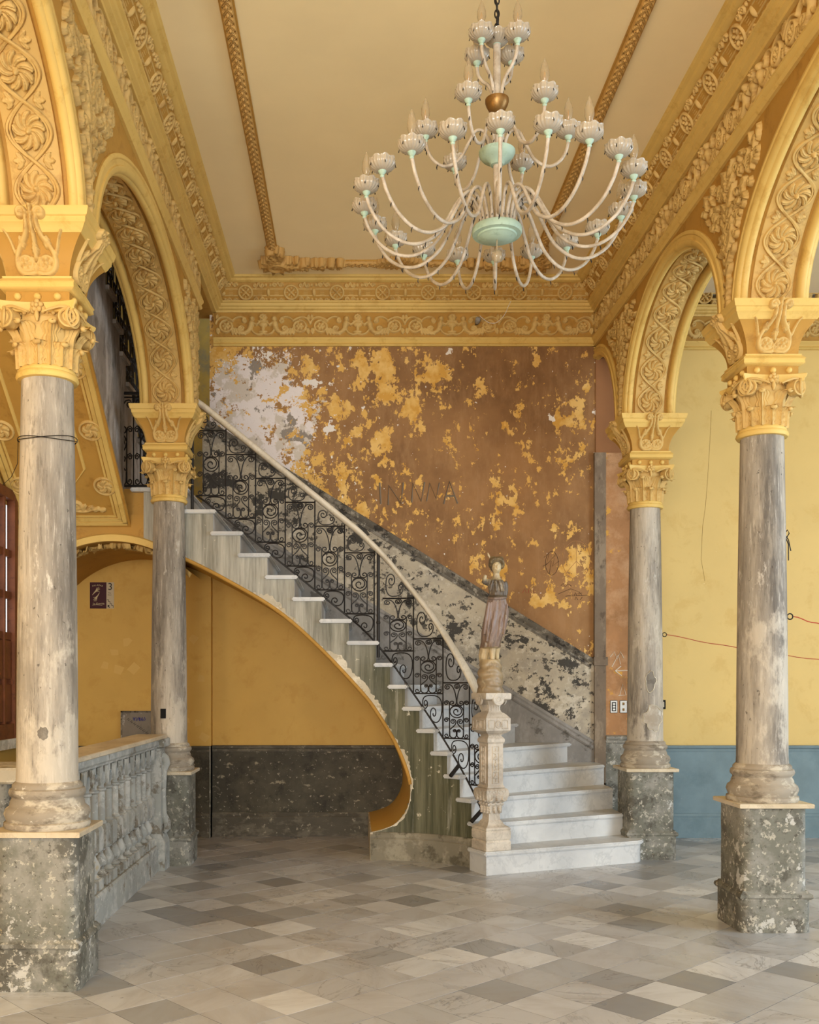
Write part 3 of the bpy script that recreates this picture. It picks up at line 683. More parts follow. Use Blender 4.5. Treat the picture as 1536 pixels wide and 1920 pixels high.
def column(x, y, label, i):
    c = ob('column',None,None,(x,y,0),label=label,cat='column',group='grey columns with yellow composite capitals'); c.empty_display_size = .2
    ob('pedestal_plinth',me_plinth(i),c); ob('pedestal',me_ped(i),c); ob('pedestal_slab',me_slab,c); ob('column_base',me_cbase,c,rot=(0,0,i)); ob('shaft',me_shaft,c); ob('neck_ring',me_ring,c)
    cap = ob('capital',me_bell,c)
    for k in range(8): ob('acanthus_leaf',me_leaf_lo,cap,rot=(0,0,k*PI/4)); ob('acanthus_leaf',me_leaf_hi,cap,rot=(0,0,(k+.5)*PI/4))
    ob('egg_and_dart_band',me_egg,cap)
    for k in range(4):
        for s in (-1,1):
            Mx = Matrix.Rotation(k*PI/2,4,'Z')@Matrix.Translation((s*.150,-.168,3.312))@Matrix.Rotation(s*.42,4,'Z')@Matrix.Diagonal((s,1,1,1))
            ob('volute',me_vol,cap,mat4=Mx)
        ob('fleuron',me_fleuron,cap,mat4=Matrix.Rotation(k*PI/2,4,'Z')@Matrix.Translation((0,-.166,3.368)))
    ob('abacus',me_aba,c); im = ob('impost_block',me_flare,c); ob('bead_block',me_block,im); ob('impost_moulding',me_corn,im); ob('impost_cornice',me_top,im)
    for k in range(4):
        ob('lyre_relief',me_lyre,im,rot=(0,0,k*PI/2))
        for s in (-1,0,1): ob('bead',me_bead,im,mat4=Matrix.Rotation(k*PI/2,4,'Z')@Matrix.Translation((s*.098,-.160,3.416)))
    return c
colL1 = column(*CL[0],'grey column with yellow capital beside the balustrade, nearest the camera',0)
colL2 = column(*CL[1],'grey column at the far end of the balustrade, with a square hole near its base',1)
colR1 = column(*CR[0],'free standing grey column on tall pedestal before the pale yellow wall, nearest the camera',2)
colR2 = column(*CR[1],'grey column standing against the end of the marble steps',3)

# staircase --------------------------------------------------------------------
RS = .1875; YO = 8.46; CX,CY,CRD = .25,7.54,.92
def arcp(s, off=0.0):
    """point of the outer edge of the stair at run s (0 = start of the curve), off > 0 towards the wall"""
    if s <= 0: return np.array([CX+s,YO+off]),np.array([1.0,0.0])
    th = s/CRD; r = CRD+off; return np.array([CX+r*math.sin(th),CY+r*math.cos(th)]),np.array([math.cos(th),-math.sin(th)])
def nose_s(n):     # run position of nosing n
    if n <= 9: return math.radians(4+7.9*(9-n))*CRD
    return -.058-(n-10)*.2328
PHI = {1:23,2:26,3:32,4:36.5,5:45,6:54,7:63,8:72,9:81}
def nose_line(n, fwd=0.0, off=0.0, x_max=XR+.005, y_max=YW+.02):
    p,t = arcp(nose_s(n)); ph = math.radians(PHI.get(n,90)); d = np.array([math.cos(ph),math.sin(ph)]); f = np.array([math.sin(ph),-math.cos(ph)])
    a = p+f*fwd
    k = (y_max-a[1])/d[1]
    if d[0] > 1e-6: k = min(k,(x_max-a[0])/d[0])
    return a-d*off, a+d*k
stair = ob('staircase',None,None,(0,0,0),label='curving marble staircase with green grey stringer rising to the landing',cat='staircase')
NST = 17
for n in range(2,NST+1):
    a,wl = nose_line(n,.028,.035); 
    if n < NST: a2,w2 = nose_line(n+1,-.02,.035)
    else: a2,w2 = a+np.array([-.5,0]),wl+np.array([-.5,0])
    poly = [tuple(a),tuple(wl)]
    if wl[0] > XR-.02 and w2[1] > YW-.03 and w2[0] < XR-.05: poly.append((XR+.005,YW+.02))
    poly += [tuple(w2),tuple(a2)]
    b = B().prism(poly,n*RS-.034,n*RS)
    me = b.mesh('tread',M['marble'],0); bm = bmesh.new(); bm.from_mesh(me); bmesh.ops.bevel(bm,geom=[e for e in bm.edges],offset=.009,segments=2,affect='EDGES'); bm.to_mesh(me); bm.free()
    ob('tread',me,stair)
    a,wl = nose_line(n,0,-.004); ph = math.radians(PHI.get(n,90)); f = np.array([-math.sin(ph),math.cos(ph)])*.03
    ob('riser',B().prism([tuple(a),tuple(wl),tuple(wl+f),tuple(a+f)],(n-1)*RS-.01,n*RS-.03).mesh('riser',M['marble'],0),stair)
# first step: a broad block with a rounded end
def first_step(grow):
    u = np.array([math.cos(math.radians(23)),math.sin(math.radians(23))]); f = np.array([u[1],-u[0]]); c0 = np.array([1.043,7.75])
    L = 1.585; r = .16; pts = [c0-u*.0+f*grow-u*grow]
    e = c0+u*(L-r); 
    for k in range(9):
        t = k/8*PI/2; pts.append(e-f*r+(f*math.cos(t)+u*math.sin(t))*(r+grow))
    pts += [c0+u*(L+grow)-f*.75, c0-f*.75-u*(.0)]
    pts[-1] = c0-u*grow-f*.26
    return [tuple(p) for p in pts]
b = B().prism(first_step(0),0,RS-.032); ob('riser',b.mesh('riser',M['marble'],30),stair)
me = B().prism(first_step(.026),RS-.034,RS).mesh('tread',M['marble'],0); bm = bmesh.new(); bm.from_mesh(me); bmesh.ops.bevel(bm,geom=bm.edges[:],offset=.009,segments=2,affect='EDGES'); bm.to_mesh(me); bm.free(); ob('tread',me,stair)
# stringer with the scooped under-arch
SOF = [(-1.75,2.70),(-1.477,2.593),(-1.111,2.41),(-.654,2.136),(-.288,1.816),(.078,1.427),(.22,1.235),(.352,1.015),(.43,.84),(.47,.72),(.485,.65)]
SCO = [(.485,.65),(.487,.58),(.475,.49),(.43,.39),(.352,.306),(.25,.262),(.155,.238)]
sofx = np.array(SOF); scox = np.array(SCO)[::-1]
from_sof = lambda s: float(np.interp(s,sofx[:,0]-0,sofx[:,1]))
def smoothcurve(P,k=6):
    P = np.array(P); out = []
    for i in range(len(P)-1):
        p0,p1,p2,p3 = P[max(i-1,0)],P[i],P[i+1],P[min(i+2,len(P)-1)]
        for t in np.linspace(0,1,k,endpoint=False):
            out.append(.5*((2*p1)+(-p0+p2)*t+(2*p0-5*p1+4*p2-p3)*t*t+(-p0+3*p1-3*p2+p3)*t**3))
    out.append(P[-1]); return np.array(out)
SOFs = smoothcurve(SOF); SCOs = smoothcurve(SCO)
# the same curves in run s instead of x
x2s = lambda x: x-CX if x <= CX else math.asin(min(1,(x-CX)/CRD))*CRD
SOFs[:,0] = [x2s(x) for x in SOFs[:,0]]; SCOs[:,0] = [x2s(x) for x in SCOs[:,0]]
smax = SOFs[-1,0]; smin_b = SCOs[-1,0]
edges = sorted(nose_s(n) for n in range(2,NST+1)); S_END = .985
def top_at(s):   # underside of the tread that lies over run s
    n = max([k for k in range(1,NST+1) if nose_s(k) >= s-1e-9],default=1); return n*RS-.033
lowf = lambda s: float(np.interp(s,SCOs[::-1,0],SCOs[::-1,1])); upf = lambda s: float(np.interp(s,SOFs[:,0],SOFs[:,1]))
def strip(b, s0, s1, lo, hi, off):
    ks = sorted(set([s0,s1]+[e for e in edges if s0<e<s1]+list(np.linspace(s0,s1,max(2,int((s1-s0)/.02))))))
    for a,c in zip(ks[:-1],ks[1:]):
        if c-a < 1e-6: continue
        m = (a+c)/2; pa,_ = arcp(a,off); pc,_ = arcp(c,off); h = hi(m)
        zs = [(lo(a)*(1-t)+h*t, lo(c)*(1-t)+h*t) for t in np.linspace(0,1,4)]
        for (z0,z1),(z2,z3) in zip(zs[:-1],zs[1:]): b.add([(*pa,z0),(*pc,z1),(*pc,z3),(*pa,z2)],[(0,1,2,3)])
sb = B(); strip(sb,-2.05,smax,upf,top_at,0); strip(sb,smin_b,smax,lambda s: 0,lowf,0); strip(sb,smax,S_END,lambda s: 0,top_at,0)
ob('stringer',sb.mesh('stringer',M['stringer'],30),stair)
vb = B(); full = np.concatenate([SOFs,SCOs[1:]]); A = np.zeros((len(full),6,3))
for i,(s,z) in enumerate(full):
    p,_ = arcp(s,0)
    for j,t in enumerate(np.linspace(0,1,6)): A[i,j] = (p[0],p[1]+(9.82-p[1])*t,z)
vb.grid(A); ob('under_vault',vb.mesh('under_vault',M['niche'],60),stair)
# yellow rounded lip and a ragged strip of bare plaster along the curve
lip = B(); P3 = []; N3 = []
for i,(s,z) in enumerate(SOFs):
    p,t = arcp(s,-.003); P3.append((p[0],p[1],z)); 
    d = SOFs[min(i+1,len(SOFs)-1)]-SOFs[max(i-1,0)]; d = d/np.linalg.norm(d); N3.append((t[0]*-d[1]*-1,t[1]*-d[1]*-1,-d[0]))
lip.tube(P3,.017,8); ob('soffit_lip',lip.mesh('soffit_lip',M['ochre'],60),stair)
pb = B(); rnd = random.Random(3); prev = None; cur = np.concatenate([SOFs[1:],SCOs[1:]])
dense = smoothcurve(cur,8)
for i,(s,z) in enumerate(dense):
    d = dense[min(i+1,len(dense)-1)]-dense[max(i-1,0)]; d = d/(np.linalg.norm(d)+1e-9); nrm = np.array([-d[1],d[0]])*(1)
    nrm = np.array([d[1]*-1,d[0]]); 
    wd = .016+.085*max(0,mnoise.noise(Vector((s*5,z*5,1.3)))+.25)+.028*mnoise.noise(Vector((s*34,z*34,4)))
    wd *= (.35 if i > len(dense)*.66 else 1.0)
    q = np.array([s,z])+nrm*max(.006,wd)
    a,_ = arcp(s,-.004); c,_ = arcp(q[0],-.004); row = [(*a,z),(*c,q[1])]
    if prev: pb.add([prev[0],row[0],row[1],prev[1]],[(0,1,2,3)])
    prev = row
ob('peeled_plaster_edge',pb.mesh('peeled_plaster_edge',M['plaster'],30,fix=False),stair)
# base skirting of the stair foot
ss = np.linspace(smin_b-.01,S_END,40); P3 = []; N3 = []
for s in ss: p,t = arcp(s,0); P3.append((*p,0)); N3.append((-t[1]*-1*-1,0,0))
N3 = [(-(arcp(s,0)[1][1])*-1,-(arcp(s,0)[1][0]),0) for s in ss]
prof = [(-.02,0),(.03,0),(.03,.18),(.022,.187),(.026,.2),(.02,.222),(.008,.236),(-.02,.238)]
ob('stair_skirting',B().sweep(prof,P3,N3,(0,0,1)).mesh('stair_skirting',peeled('weathered_stair_skirting',(126,118,100),[((160,152,132),4,.54,.05,None,.8),((82,76,60),6,.57,.04,None,.8)]),35),stair)
ob('stair_skirting_end',B().box(CX+smin_b-.012,CX+smin_b+.01,YO-.02,9.8,0,.238).mesh('stair_skirting_end',M['plaster']),stair)
# landing and the front beam that carries it, with a shallow arch
ob('landing',B().box(-2.87,-1.62,8.50,10.9,2.95,NST*RS).mesh('landing',M['ochre']),stair)
# second flight in the left aisle ------------------------------------------------
F2X0,F2X1 = -2.865,-1.98
flight2 = ob('upper_stair_flight',None,None,(F2X1,9.74,0),label='steep stair flight with panelled yellow soffit behind the balustrade columns',cat='staircase')
def w2(v): return (v[0]-F2X1,v[1]-9.74,v[2])
def ob2(name,me,parent=flight2): me.transform(Matrix.Translation((-F2X1,-9.74,0))); return ob(name,me,parent)
zsof = lambda y: 2.87+.78*(8.46-y)
NS2 = 15; run2 = .2328; prof = []
for k in range(NS2):
    y = 9.74-k*run2; prof += [(y,NST*RS+k*RS),(y,NST*RS+(k+1)*RS)]
yend = 9.74-NS2*run2; prof += [(yend,NST*RS+NS2*RS),(yend,zsof(yend)),(8.46,zsof(8.46)),(9.74,2.87)]
fb2 = B(); n = len(prof)
from mathutils.geometry import tessellate_polygon
tris = tessellate_polygon([[Vector((p[0],p[1],0)) for p in prof]])
vs = [(F2X0,p[0],p[1]) for p in prof]+[(F2X1,p[0],p[1]) for p in prof]
fb2.add(vs,[tuple(t) for t in tris]+[tuple(i+n for i in t) for t in tris]+[(i,(i+1)%n,n+(i+1)%n,n+i) for i in range(n)])
ob2('stair_body',fb2.mesh('stair_body',M['stringer2'],0))
for k in range(NS2):
    y = 9.74-k*run2; z = NST*RS+(k+1)*RS
    me = B().box(F2X0-.01,F2X1+.03,y-run2-.005,y+.03,z-.03,z+.006).mesh('tread',M['stringer2'],0); ob2('tread',me)
# soffit panelling, built in the plane of the slope: local x across, y up the slope, z down and out
sl = math.atan(.78); SM = frame((1,0,0),(0,-math.cos(sl),math.sin(sl)),(0,-math.sin(sl)*1,-math.cos(sl)),((F2X0-1.91)/2,8.46,2.87))
W2 = (-1.91-F2X0)/2; LS = 3.6
sof = ob('soffit',B().box(-W2+.002,W2,-.02,LS,-.02,.008).mesh('soffit',M['ochre']),flight2,mat4=Matrix.Translation((-F2X1,-9.74,0))@SM)
def stripm(nm,x0,x1,y0,y1,h,mt=None): ob(nm,B().box(x0,x1,y0,y1,.004,h).mesh(nm,mt or M['light'],0),sof)
for s in (-1,1):
    for o,wd,h in ((.02,.035,.03),(.06,.03,.022),(.1,.018,.015)): stripm('soffit_moulding',min(s*(W2-o),s*(W2-o-wd)),max(s*(W2-o),s*(W2-o-wd)),.02+o,LS,h)
for o,wd,h in ((.02,.035,.03),(.06,.03,.022),(.1,.018,.015)): stripm('soffit_moulding',-W2+o,W2-o,o,o+wd,h)
for s in (-1,1):
    b = B().sweep([(-.014,.004),(.014,.004),(.01,.02),(-.01,.02)],[(s*.215,LS,0),(s*.215,1.2,0),(s*.215,.62,0),(s*.05,.40,0),(0,.36,0)],[(1,0,0),(1,0,0),(.93,.36*s,0),(.6,.8*s,0),(.0,1,0)],(0,0,1))
    ob('inner_frame',b.mesh('inner_frame',M['light'],30),sof)
me_med = relief('medallion',M['orn'],-.1,.1,-.1,.1,48,48,[('s',spiral(0,0,.085,.085,0,1.0,40),.011,.011,.022),('fn',lambda U,V: rosette_h(U,V,.066,5,.028))])
for s in (-1,1):
    for k in range(6): ob('medallion',me_med,sof,(s*.345,.44+k*.56,.006))
P = []
for s in (-1,1):
    P += [('s',spiral(s*.07,.1,.05,.006,PI,-s*1.3),.016,.010,.03),('s',bez((s*.06,.05),(s*.16,.02),(s*.2,.1),(s*.28,.05)),.018,.012,.03)]
    for k in range(5): P.append(('leaf',s*(.05+.05*k),.04,.1-.01*k,.024,PI/2-s*(.3+.2*k),.03))
P += [('leaf',0,.03,.2,.03,PI/2,.035)]
ob('acanthus_spray',relief('acanthus_spray',M['orn'],-.32,.32,0,.26,90,44,P),sof,(0,.13,.006))
# landing beam with its shallow arch, front face towards the camera
lb = B(); xs = np.linspace(-2.87,-1.50,40); arch = lambda x: max(1.8,1.78+math.sqrt(max(0,.95**2-(x+2.07)**2)))
for a,c in zip(xs[:-1],xs[1:]):
    lb.add([(a,8.47,arch(a)),(c,8.47,arch(c)),(c,8.47,2.96),(a,8.47,2.96)],[(0,1,2,3)])
    lb.add([(a,8.47,arch(a)),(c,8.47,arch(c)),(c,9.75,arch(c)),(a,9.75,arch(a))],[(0,1,2,3)])
wl_beam = ob('wall_landing_front',lb.mesh('wall_landing_front',M['ochre'],40),kind='structure')
Pp = [(x,8.47,arch(x)) for x in np.linspace(-2.86,-1.5,40)]
ob('arch_moulding',B().sweep([(.0,-.0),(.03,0),(.03,.055),(.018,.065),(0,.07)],Pp,(0,-1,0),(0,0,1)).mesh('arch_moulding',M['light'],40),wl_beam)
P = []; rnd = random.Random(5)
for k in range(60): P.append(('leaf',rnd.uniform(-.62,.62),rnd.uniform(0,.10),rnd.uniform(.05,.1),.022,rnd.uniform(0,2*PI),.035))
for k in range(24): P.append(('e',rnd.uniform(-.65,.65),rnd.uniform(.01,.11),.018,.018,0,.035))
def garl(U,V,Z):
    x = -2.07+U; zz = 1.78+np.sqrt(np.clip(.95**2-U**2,0,1)); return np.stack([x,8.55+V*1.2,zz-Z*1.4],-1)
ob('leaf_garland',relief('leaf_garland',M['orn'],-.68,.68,0,.14,150,26,P,garl),wl_beam)
ob('pier_impost',B().box(-2.87,-2.76,8.40,8.60,2.52,2.60).mesh('pier_impost',M['light']),wl_beam)

# railings ---------------------------------------------------------------------
def sp(cx,cy,r0,r1,a0,turns,n=20): return spiral(cx,cy,r0,r1,math.radians(a0),turns,n)
def J(*seg): return np.concatenate([np.array(s) for s in seg])
def rect_strokes():
    S = []
    L = [J(sp(32,35,4,22,90,1.5)[:], bez((32,13),(80,6),(93,100),(97,140),12), bez((97,140),(99,172),(90,182),(72,182),8), sp(67,161,21,4,80,1.15)),
         J(sp(24,162,4,20,180,1.5,18), [(46,175),(47,300),(47,415)], sp(26,424,20,4,0,1.15,16)),
         J(sp(25,300,4,20,180,1.5,18),[(46,312)]),
         J(sp(72,312,4,22,180,1.5,18), bez((94,312),(96,338),(70,352),(48,378),10)),
         J(sp(83,386,3,13,180,1.5,16), [(96,395),(97,418)], bez((97,418),(96,452),(50,452),(49,418),10), [(48,378)])]
    # angles run clockwise on the page because y points down
    for s in L: S += [s, np.stack([199-s[:,0],s[:,1]],1)]
    S += [sp(99.5,26,24,4,-90,1.9,30), sp(99.5,230,50,50,0,1.0,32), sp(99.5,230,48,6,-150,1.5,30)]
    return S
def up_strokes(): return [J(sp(55,-72,5,32,0,-1.5,22), bez((23,-72),(14,-20),(40,-4),(75,-7),10), bez((75,-7),(112,-6),(132,-20),(131,-42),8), sp(114,-42,17,4,0,-1.2,16))]
def lo_strokes(): return [J(sp(80,34,4,19,0,1.5,18), bez((61,34),(60,8),(80,5),(120,5),8), bez((120,5),(190,4),(196,30),(192,58),10), bez((192,58),(186,100),(150,108),(124,92),8), sp(136,68,27,4,115,1.2,18))]
RST,UST,LST = rect_strokes(),up_strokes(),lo_strokes()
def railing_panels(parent, mp, bounds, Hb, Hr, r=.0052, seg=5, step=1):
    for s0,s1 in zip(bounds[:-1],bounds[1:]):
        T = Hr(s1)-.035; Bt = Hb(s0); h = T-Bt; wd = s1-s0; dT = Hr(s0)-Hr(s1); dB = Hb(s0)-Hb(s1)
        fr = B(); line = lambda pts,rr: fr.tube([mp(s,z) for s,z in pts],rr,4)
        line([(s1,Hb(s1)),(s1,Hr(s1)-.02)],.006); line([(s0,Bt)]+[(s0+wd*t,Bt) for t in (.25,.5,.75,1)],.006); line([(s0+wd*t,T) for t in (0,.25,.5,.75,1)],.006)
        pn = ob('railing_panel',fr.mesh('railing_panel',M['iron'],0),parent)
        sc = B()
        for s in RST: sc.tube([mp(s0+x/199*wd,T-y/447*h) for x,y in s[::step]],r,seg)
        for s in UST: sc.tube([mp(s0+x/199*wd,T+.004-y/155*dT) for x,y in s[::step]],r,seg)
        for s in LST: sc.tube([mp(s0+x/199*wd,Bt-.004-y/155*dB) for x,y in s[::step]],r,seg)
        ob('scrollwork',sc.mesh('scrollwork',M['iron'],60,fix=False),pn)
hs = [nose_s(n) for n in range(2,18)][::-1]; hz = [n*RS for n in range(2,18)][::-1]
_sg = np.linspace(-2.4,1.2,400); _hz = np.interp(_sg,hs,hz); 
_hz = np.where(_sg>hs[-1],hz[-1]-(_sg-hs[-1])*1.47,_hz); _hz = np.where(_sg<hs[0],hz[0],_hz)
_k = np.ones(41)/41; _hp = np.pad(_hz,20,mode='edge'); _hp[:20] = _hz[0]; _hp[-20:] = _hz[-1]-np.arange(1,21)*(3.6/399)*1.47; _hsm = np.convolve(_hp,_k,'valid')
Hb = lambda s: float(np.interp(s,_sg,_hsm))+.02
Hr = lambda s: Hb(s)+.79+.09*min(1,max(0,(s+.1)/.5))
def mp1(s,z): p,_ = arcp(s,.045); return (p[0],p[1],z)
rail = ob('stair_railing',None,None,(0,0,0),label='black scrolled iron railing with cream stone handrail along the marble stairs',cat='railing')
railing_panels(rail,mp1,[-.072-.2556*k for k in range(7)][::-1],Hb,Hr)
railing_panels(rail,mp1,[.0,.255,.51,.765,1.0],Hb,Hr)
bars = B(); bars.tube([mp1(s,Hb(s)) for s in np.linspace(-1.606,1.03,70)],.009,6); ob('bottom_bar',bars.mesh('bottom_bar',M['iron'],60),rail)
for s,z0,z1 in ((-.036,Hb(-.036)-.10,Hr(-.036)),(-1.64,Hb(-1.6)-.14,Hr(-1.62))):
    q = mp1(s,0); pb_ = B().lathe([(.014,z0),(.014,z1),(.008,z1+.003)],10,(q[0],q[1],0)); pb_.ball((q[0],q[1],(z0*2+z1)/3),.019); ob('post',pb_.mesh('post',M['iron'],60),rail)
for s in (.66,.9):   # stays bracing the foot of the railing
    q = mp1(s,Hb(s)); p,t = arcp(s,-.03); ob('stay',B().tube([q,(p[0]-.03,p[1]-.02,q[2]-.085)],.017,6).mesh('stay',M['iron'],40),rail)
hr = B(); ss = np.linspace(-1.70,1.02,90); P3 = [mp1(s,Hr(s)) for s in ss]; N3 = []
for s in ss: p,t = arcp(s); N3.append((t[1],-t[0],0))
prof = [(-.045,0),(-.052,.012),(-.05,.034),(-.03,.05),(.0,.055),(.03,.05),(.05,.034),(.052,.012),(.045,0),(.03,-.014),(-.03,-.014)]
ob('handrail',hr.sweep(prof,P3,N3,(0,0,1)).mesh('handrail',M['handrail'],60),rail)
# railing of the landing and of the upper flight
rail2 = ob('landing_railing',None,None,(0,0,0),label='dense black iron railing climbing the upper flight behind the left arch',cat='railing')
Y2 = 9.74; H2 = lambda s: NST*RS+RS*(-s)/run2+.06; R2 = lambda s: H2(s)+.80
mp2 = lambda s,z: (F2X1-.02,Y2+s,z)
railing_panels(rail2,mp2,[-.2556*k for k in range(12)][::-1],H2,R2,.0075,4,2)
b = B(); b.tube([mp2(0,H2(0)),mp2(-3.2,H2(-3.2))],.01,6); ob('bottom_bar',b.mesh('bottom_bar',M['iron']),rail2)
b = B(); b.sweep(prof,[mp2(0,R2(0)),mp2(-3.2,R2(-3.2))],(1,0,0),(0,0,1)); ob('handrail',b.mesh('handrail',M['iron']),rail2)
mp3 = lambda s,z: (s,8.52,z); H3 = lambda s: NST*RS+.03; 
railing_panels(rail2,mp3,[-2.15,-1.9,-1.65],H3,lambda s: NST*RS+.83,.006,4,2)
for z_,r_ in ((.03,.010),(.83,.014)): ob('landing_bar',B().tube([(-2.2,8.52,NST*RS+z_),(-1.42,8.52,NST*RS+z_)],r_,6).mesh('landing_bar',M['iron']),rail2)

# newel post with the statue -----------------------------------------------------
NR = math.radians(23); NX,NY = 1.101,7.894
newel = ob('newel_post',None,None,(NX,NY,RS),(0,0,NR),label='carved marble newel post carrying the statue at the stair foot',cat='newel post')
zz = lambda y: (1600-y)/1138      # height above the first step, measured up the post
def sqp(nm, pr, mt=None): return ob(nm,B().sq([(r,zz(y)) for r,y in pr]).mesh(nm,mt or M['newel'],28),newel)
sqp('plinth_block',[(.11,1600),(.113,1596),(.113,1524),(.107,1512),(.104,1508),(.110,1500),(.113,1490),(.113,1428),(.107,1418)])
sqp('ogee_foot',[(.108,1420),(.113,1408),(.106,1392),(.088,1382),(.072,1366),(.066,1350),(.06,1340),(.055,1332)])
sqp('lower_shaft',[(.052,1335),(.05,1300),(.05,1240),(.056,1215),(.058,1195)])
sqp('leaf_capital',[(.058,1210),(.068,1200),(.074,1188),(.072,1178),(.06,1172)])
sqp('bulb',[(.062,1174),(.075,1168),(.088,1150),(.099,1120),(.103,1090),(.1,1060),(.09,1045),(.078,1040)])
sqp('collar',[(.076,1042),(.08,1034),(.078,1026),(.072,1018),(.070,1012)])
shaft = sqp('panelled_shaft',[(.069,1015),(.069,640),(.073,632),(.078,625),(.08,605),(.076,592),(.07,584),(.062,575),(.058,565)])
sqp('cushion',[(.058,568),(.066,555),(.08,545),(.095,536),(.104,526),(.112,518),(.112,408),(.106,402),(.1,392),(.088,376),(.078,366),(.072,360)])
neck = sqp('fluted_neck',[(.07,362),(.06,352),(.053,335),(.051,310),(.056,290),(.062,278)])
slab = sqp('top_slab',[(.064,282),(.075,262),(.09,246),(.112,238),(.116,230),(.116,190),(.112,180)])
P = [('s',[(-.028,-.145),(.028,-.145),(.028,.145),(-.028,.145),(-.028,-.145)],.004,.004,.008),('e',0,0,.016,.016,0,.012)]
for s in (-1,1):
    for v in (-1,1): P += [('s',spiral(s*.011,v*.05,.010,.002,v*PI/2,s*1.3),.004,.003,.008),('s',spiral(s*.011,v*.1,.010,.002,-v*PI/2,s*1.3),.004,.003,.008),('s',[(0,v*.02),(0,v*.13)],.004,.003,.008),('leaf',0,v*.075,.04,.008,v*PI/2,.008)]
me_np = relief('carved_panel',M['newel'],-.034,.034,-.152,.152,30,110,P,sink=.001)
P = [('s',[(-.085,-.032),(-.035,-.032),(-.035,.032),(-.085,.032),(-.085,-.032)],.004,.004,.006),('s',[(.085,-.032),(.035,-.032),(.035,.032),(.085,.032),(.085,-.032)],.004,.004,.006),('s',spiral(0,0,.026,.026,0,1,30),.004,.004,.008),('e',0,0,.014,.02,0,.007)]
me_nb = relief('block_relief',M['newel'],-.095,.095,-.04,.04,80,36,P,sink=.001)
P = [('s',spiral(0,0,.02,.02,0,1,30),.005,.005,.009),('e',0,0,.05,.05,0,.004)]
me_nd = relief('scroll_disc',M['newel'],-.06,.06,-.06,.06,44,44,[('fn',lambda U,V: np.where(np.hypot(U,V)<.05,.014,0)),('s',spiral(0,0,.018,.018,0,1,30),.004,.004,.019)],sink=.0)
P = []
for s in (-1,1): P += [('s',spiral(s*.03,.02,.026,.004,-PI/2,s*1.3),.007,.004,.012),('s',bez((s*.07,-.04),(s*.02,-.04),(s*.06,.0),(s*.075,.04)),.007,.005,.012)]
P += [('leaf',0,-.045,.09,.018,PI/2,.014)]
me_nl = relief('bulb_relief',M['newel'],-.085,.085,-.05,.05,56,34,P,sink=.004)
P = []
for s in (-1,0,1): P += [('e',s*.045,.03,.016,.016,0,.02),('leaf',s*.045,-.05,.09,.016,PI/2,.014)]
me_nc = relief('leaf_relief',M['newel'],-.065,.065,-.055,.05,44,36,P,sink=.004)
me_fl = B()
for k in range(6): me_fl.tube([(-.038+.0152*k,-.055,zz(345)),(-.038+.0152*k,-.0525,zz(315)),(-.038+.0152*k,-.058,zz(288))],.0045,6)
me_fl = me_fl.mesh('flutes',M['newel'],60)
def on(k,r,z): return Matrix.Rotation(k*PI/2,4,'Z')@frame((1,0,0),(0,0,1),(0,-1,0),(0,-r,z))
for k in range(4):
    ob('carved_panel',me_np,shaft,mat4=on(k,.069,zz(830))); ob('block_relief',me_nb,newel,mat4=on(k,.112,zz(463)))
    ob('scroll_disc',me_nd,slab,mat4=on(k,.104,zz(236))); ob('bulb_relief',me_nl,newel,mat4=on(k,.094,zz(1105))); ob('leaf_relief',me_nc,newel,mat4=on(k,.058,zz(1215)))
    ob('flutes',me_fl,neck,rot=(0,0,k*PI/2))
# statue -------------------------------------------------------------------------
def remeshed(name, b, mat, voxel, smooth_it=2):
    me = b.mesh(name+'_src',mat,0,fix=False); o = bpy.data.objects.new(name+'_tmp',me); COL.objects.link(o)
    r = o.modifiers.new('r','REMESH'); r.mode = 'VOXEL'; r.voxel_size = voxel
    s = o.modifiers.new('s','SMOOTH'); s.factor = .5; s.iterations = smooth_it
    dg = bpy.context.evaluated_depsgraph_get(); dg.update(); out = bpy.data.meshes.new_from_object(o.evaluated_get(dg)); out.name = name
    bpy.data.objects.remove(o); bpy.data.meshes.remove(me)
    out.materials.clear(); out.materials.append(mat); out.polygons.foreach_set('use_smooth',[True]*len(out.polygons)); return out
def m_statue():
    n = NT('painted_statue_patina',.42); n.bsdf.inputs['Specular IOR Level'].default_value = .5
    tc = n.n.new('ShaderNodeTexCoord'); sep = n.n.new('ShaderNodeSeparateXYZ'); n.link(tc.outputs['Object'],sep.inputs[0])
    z = n.math('ADD',sep.outputs[2],n.math('MULTIPLY',n.math('SUBTRACT',n.noise(14,5),.5),.03))
    r = n.n.new('ShaderNodeValToRGB'); e = r.color_ramp.elements
    e[0].position = 0; e[0].color = lin((140,120,92)); e[1].position = 1; e[1].color = lin((200,180,140))
    for p,c in ((.20,(160,138,104)),(.255,(196,174,132)),(.315,(190,168,128)),(.325,(120,98,80)),(.45,(132,110,97)),(.62,(142,122,112)),(.668,(128,110,98)),(.68,(84,72,58)),(.73,(104,92,78)),(.79,(92,82,70)),(.81,(186,166,126)),(.84,(202,182,142))):
        k = e.new(p); k.color = lin(c)
    n.link(n.math('DIVIDE',z,1.13),r.inputs[0])
    c = n.mix(n.math('MULTIPLY',n.step(n.noise(16,8,.7,.4,n.mapc((1,1,.35))),.58,.07),.55),r.outputs[0],lin((88,70,52)))
    c = n.mix(n.math('MULTIPLY',n.step(n.noise(20,8,.7,.4,n.mapc((1,1,.4),(3,3,3))),.63,.06),.5),c,lin((214,196,160)))
    n.color(c); n.bump(n.noise(60,5),.2,.004); return n.mat
M['statue'] = m_statue()
ST = lambda x,y: ((x-392)/1400.0,(1650-y)/1400.0)     # carving grid -> metres (x across, z up)
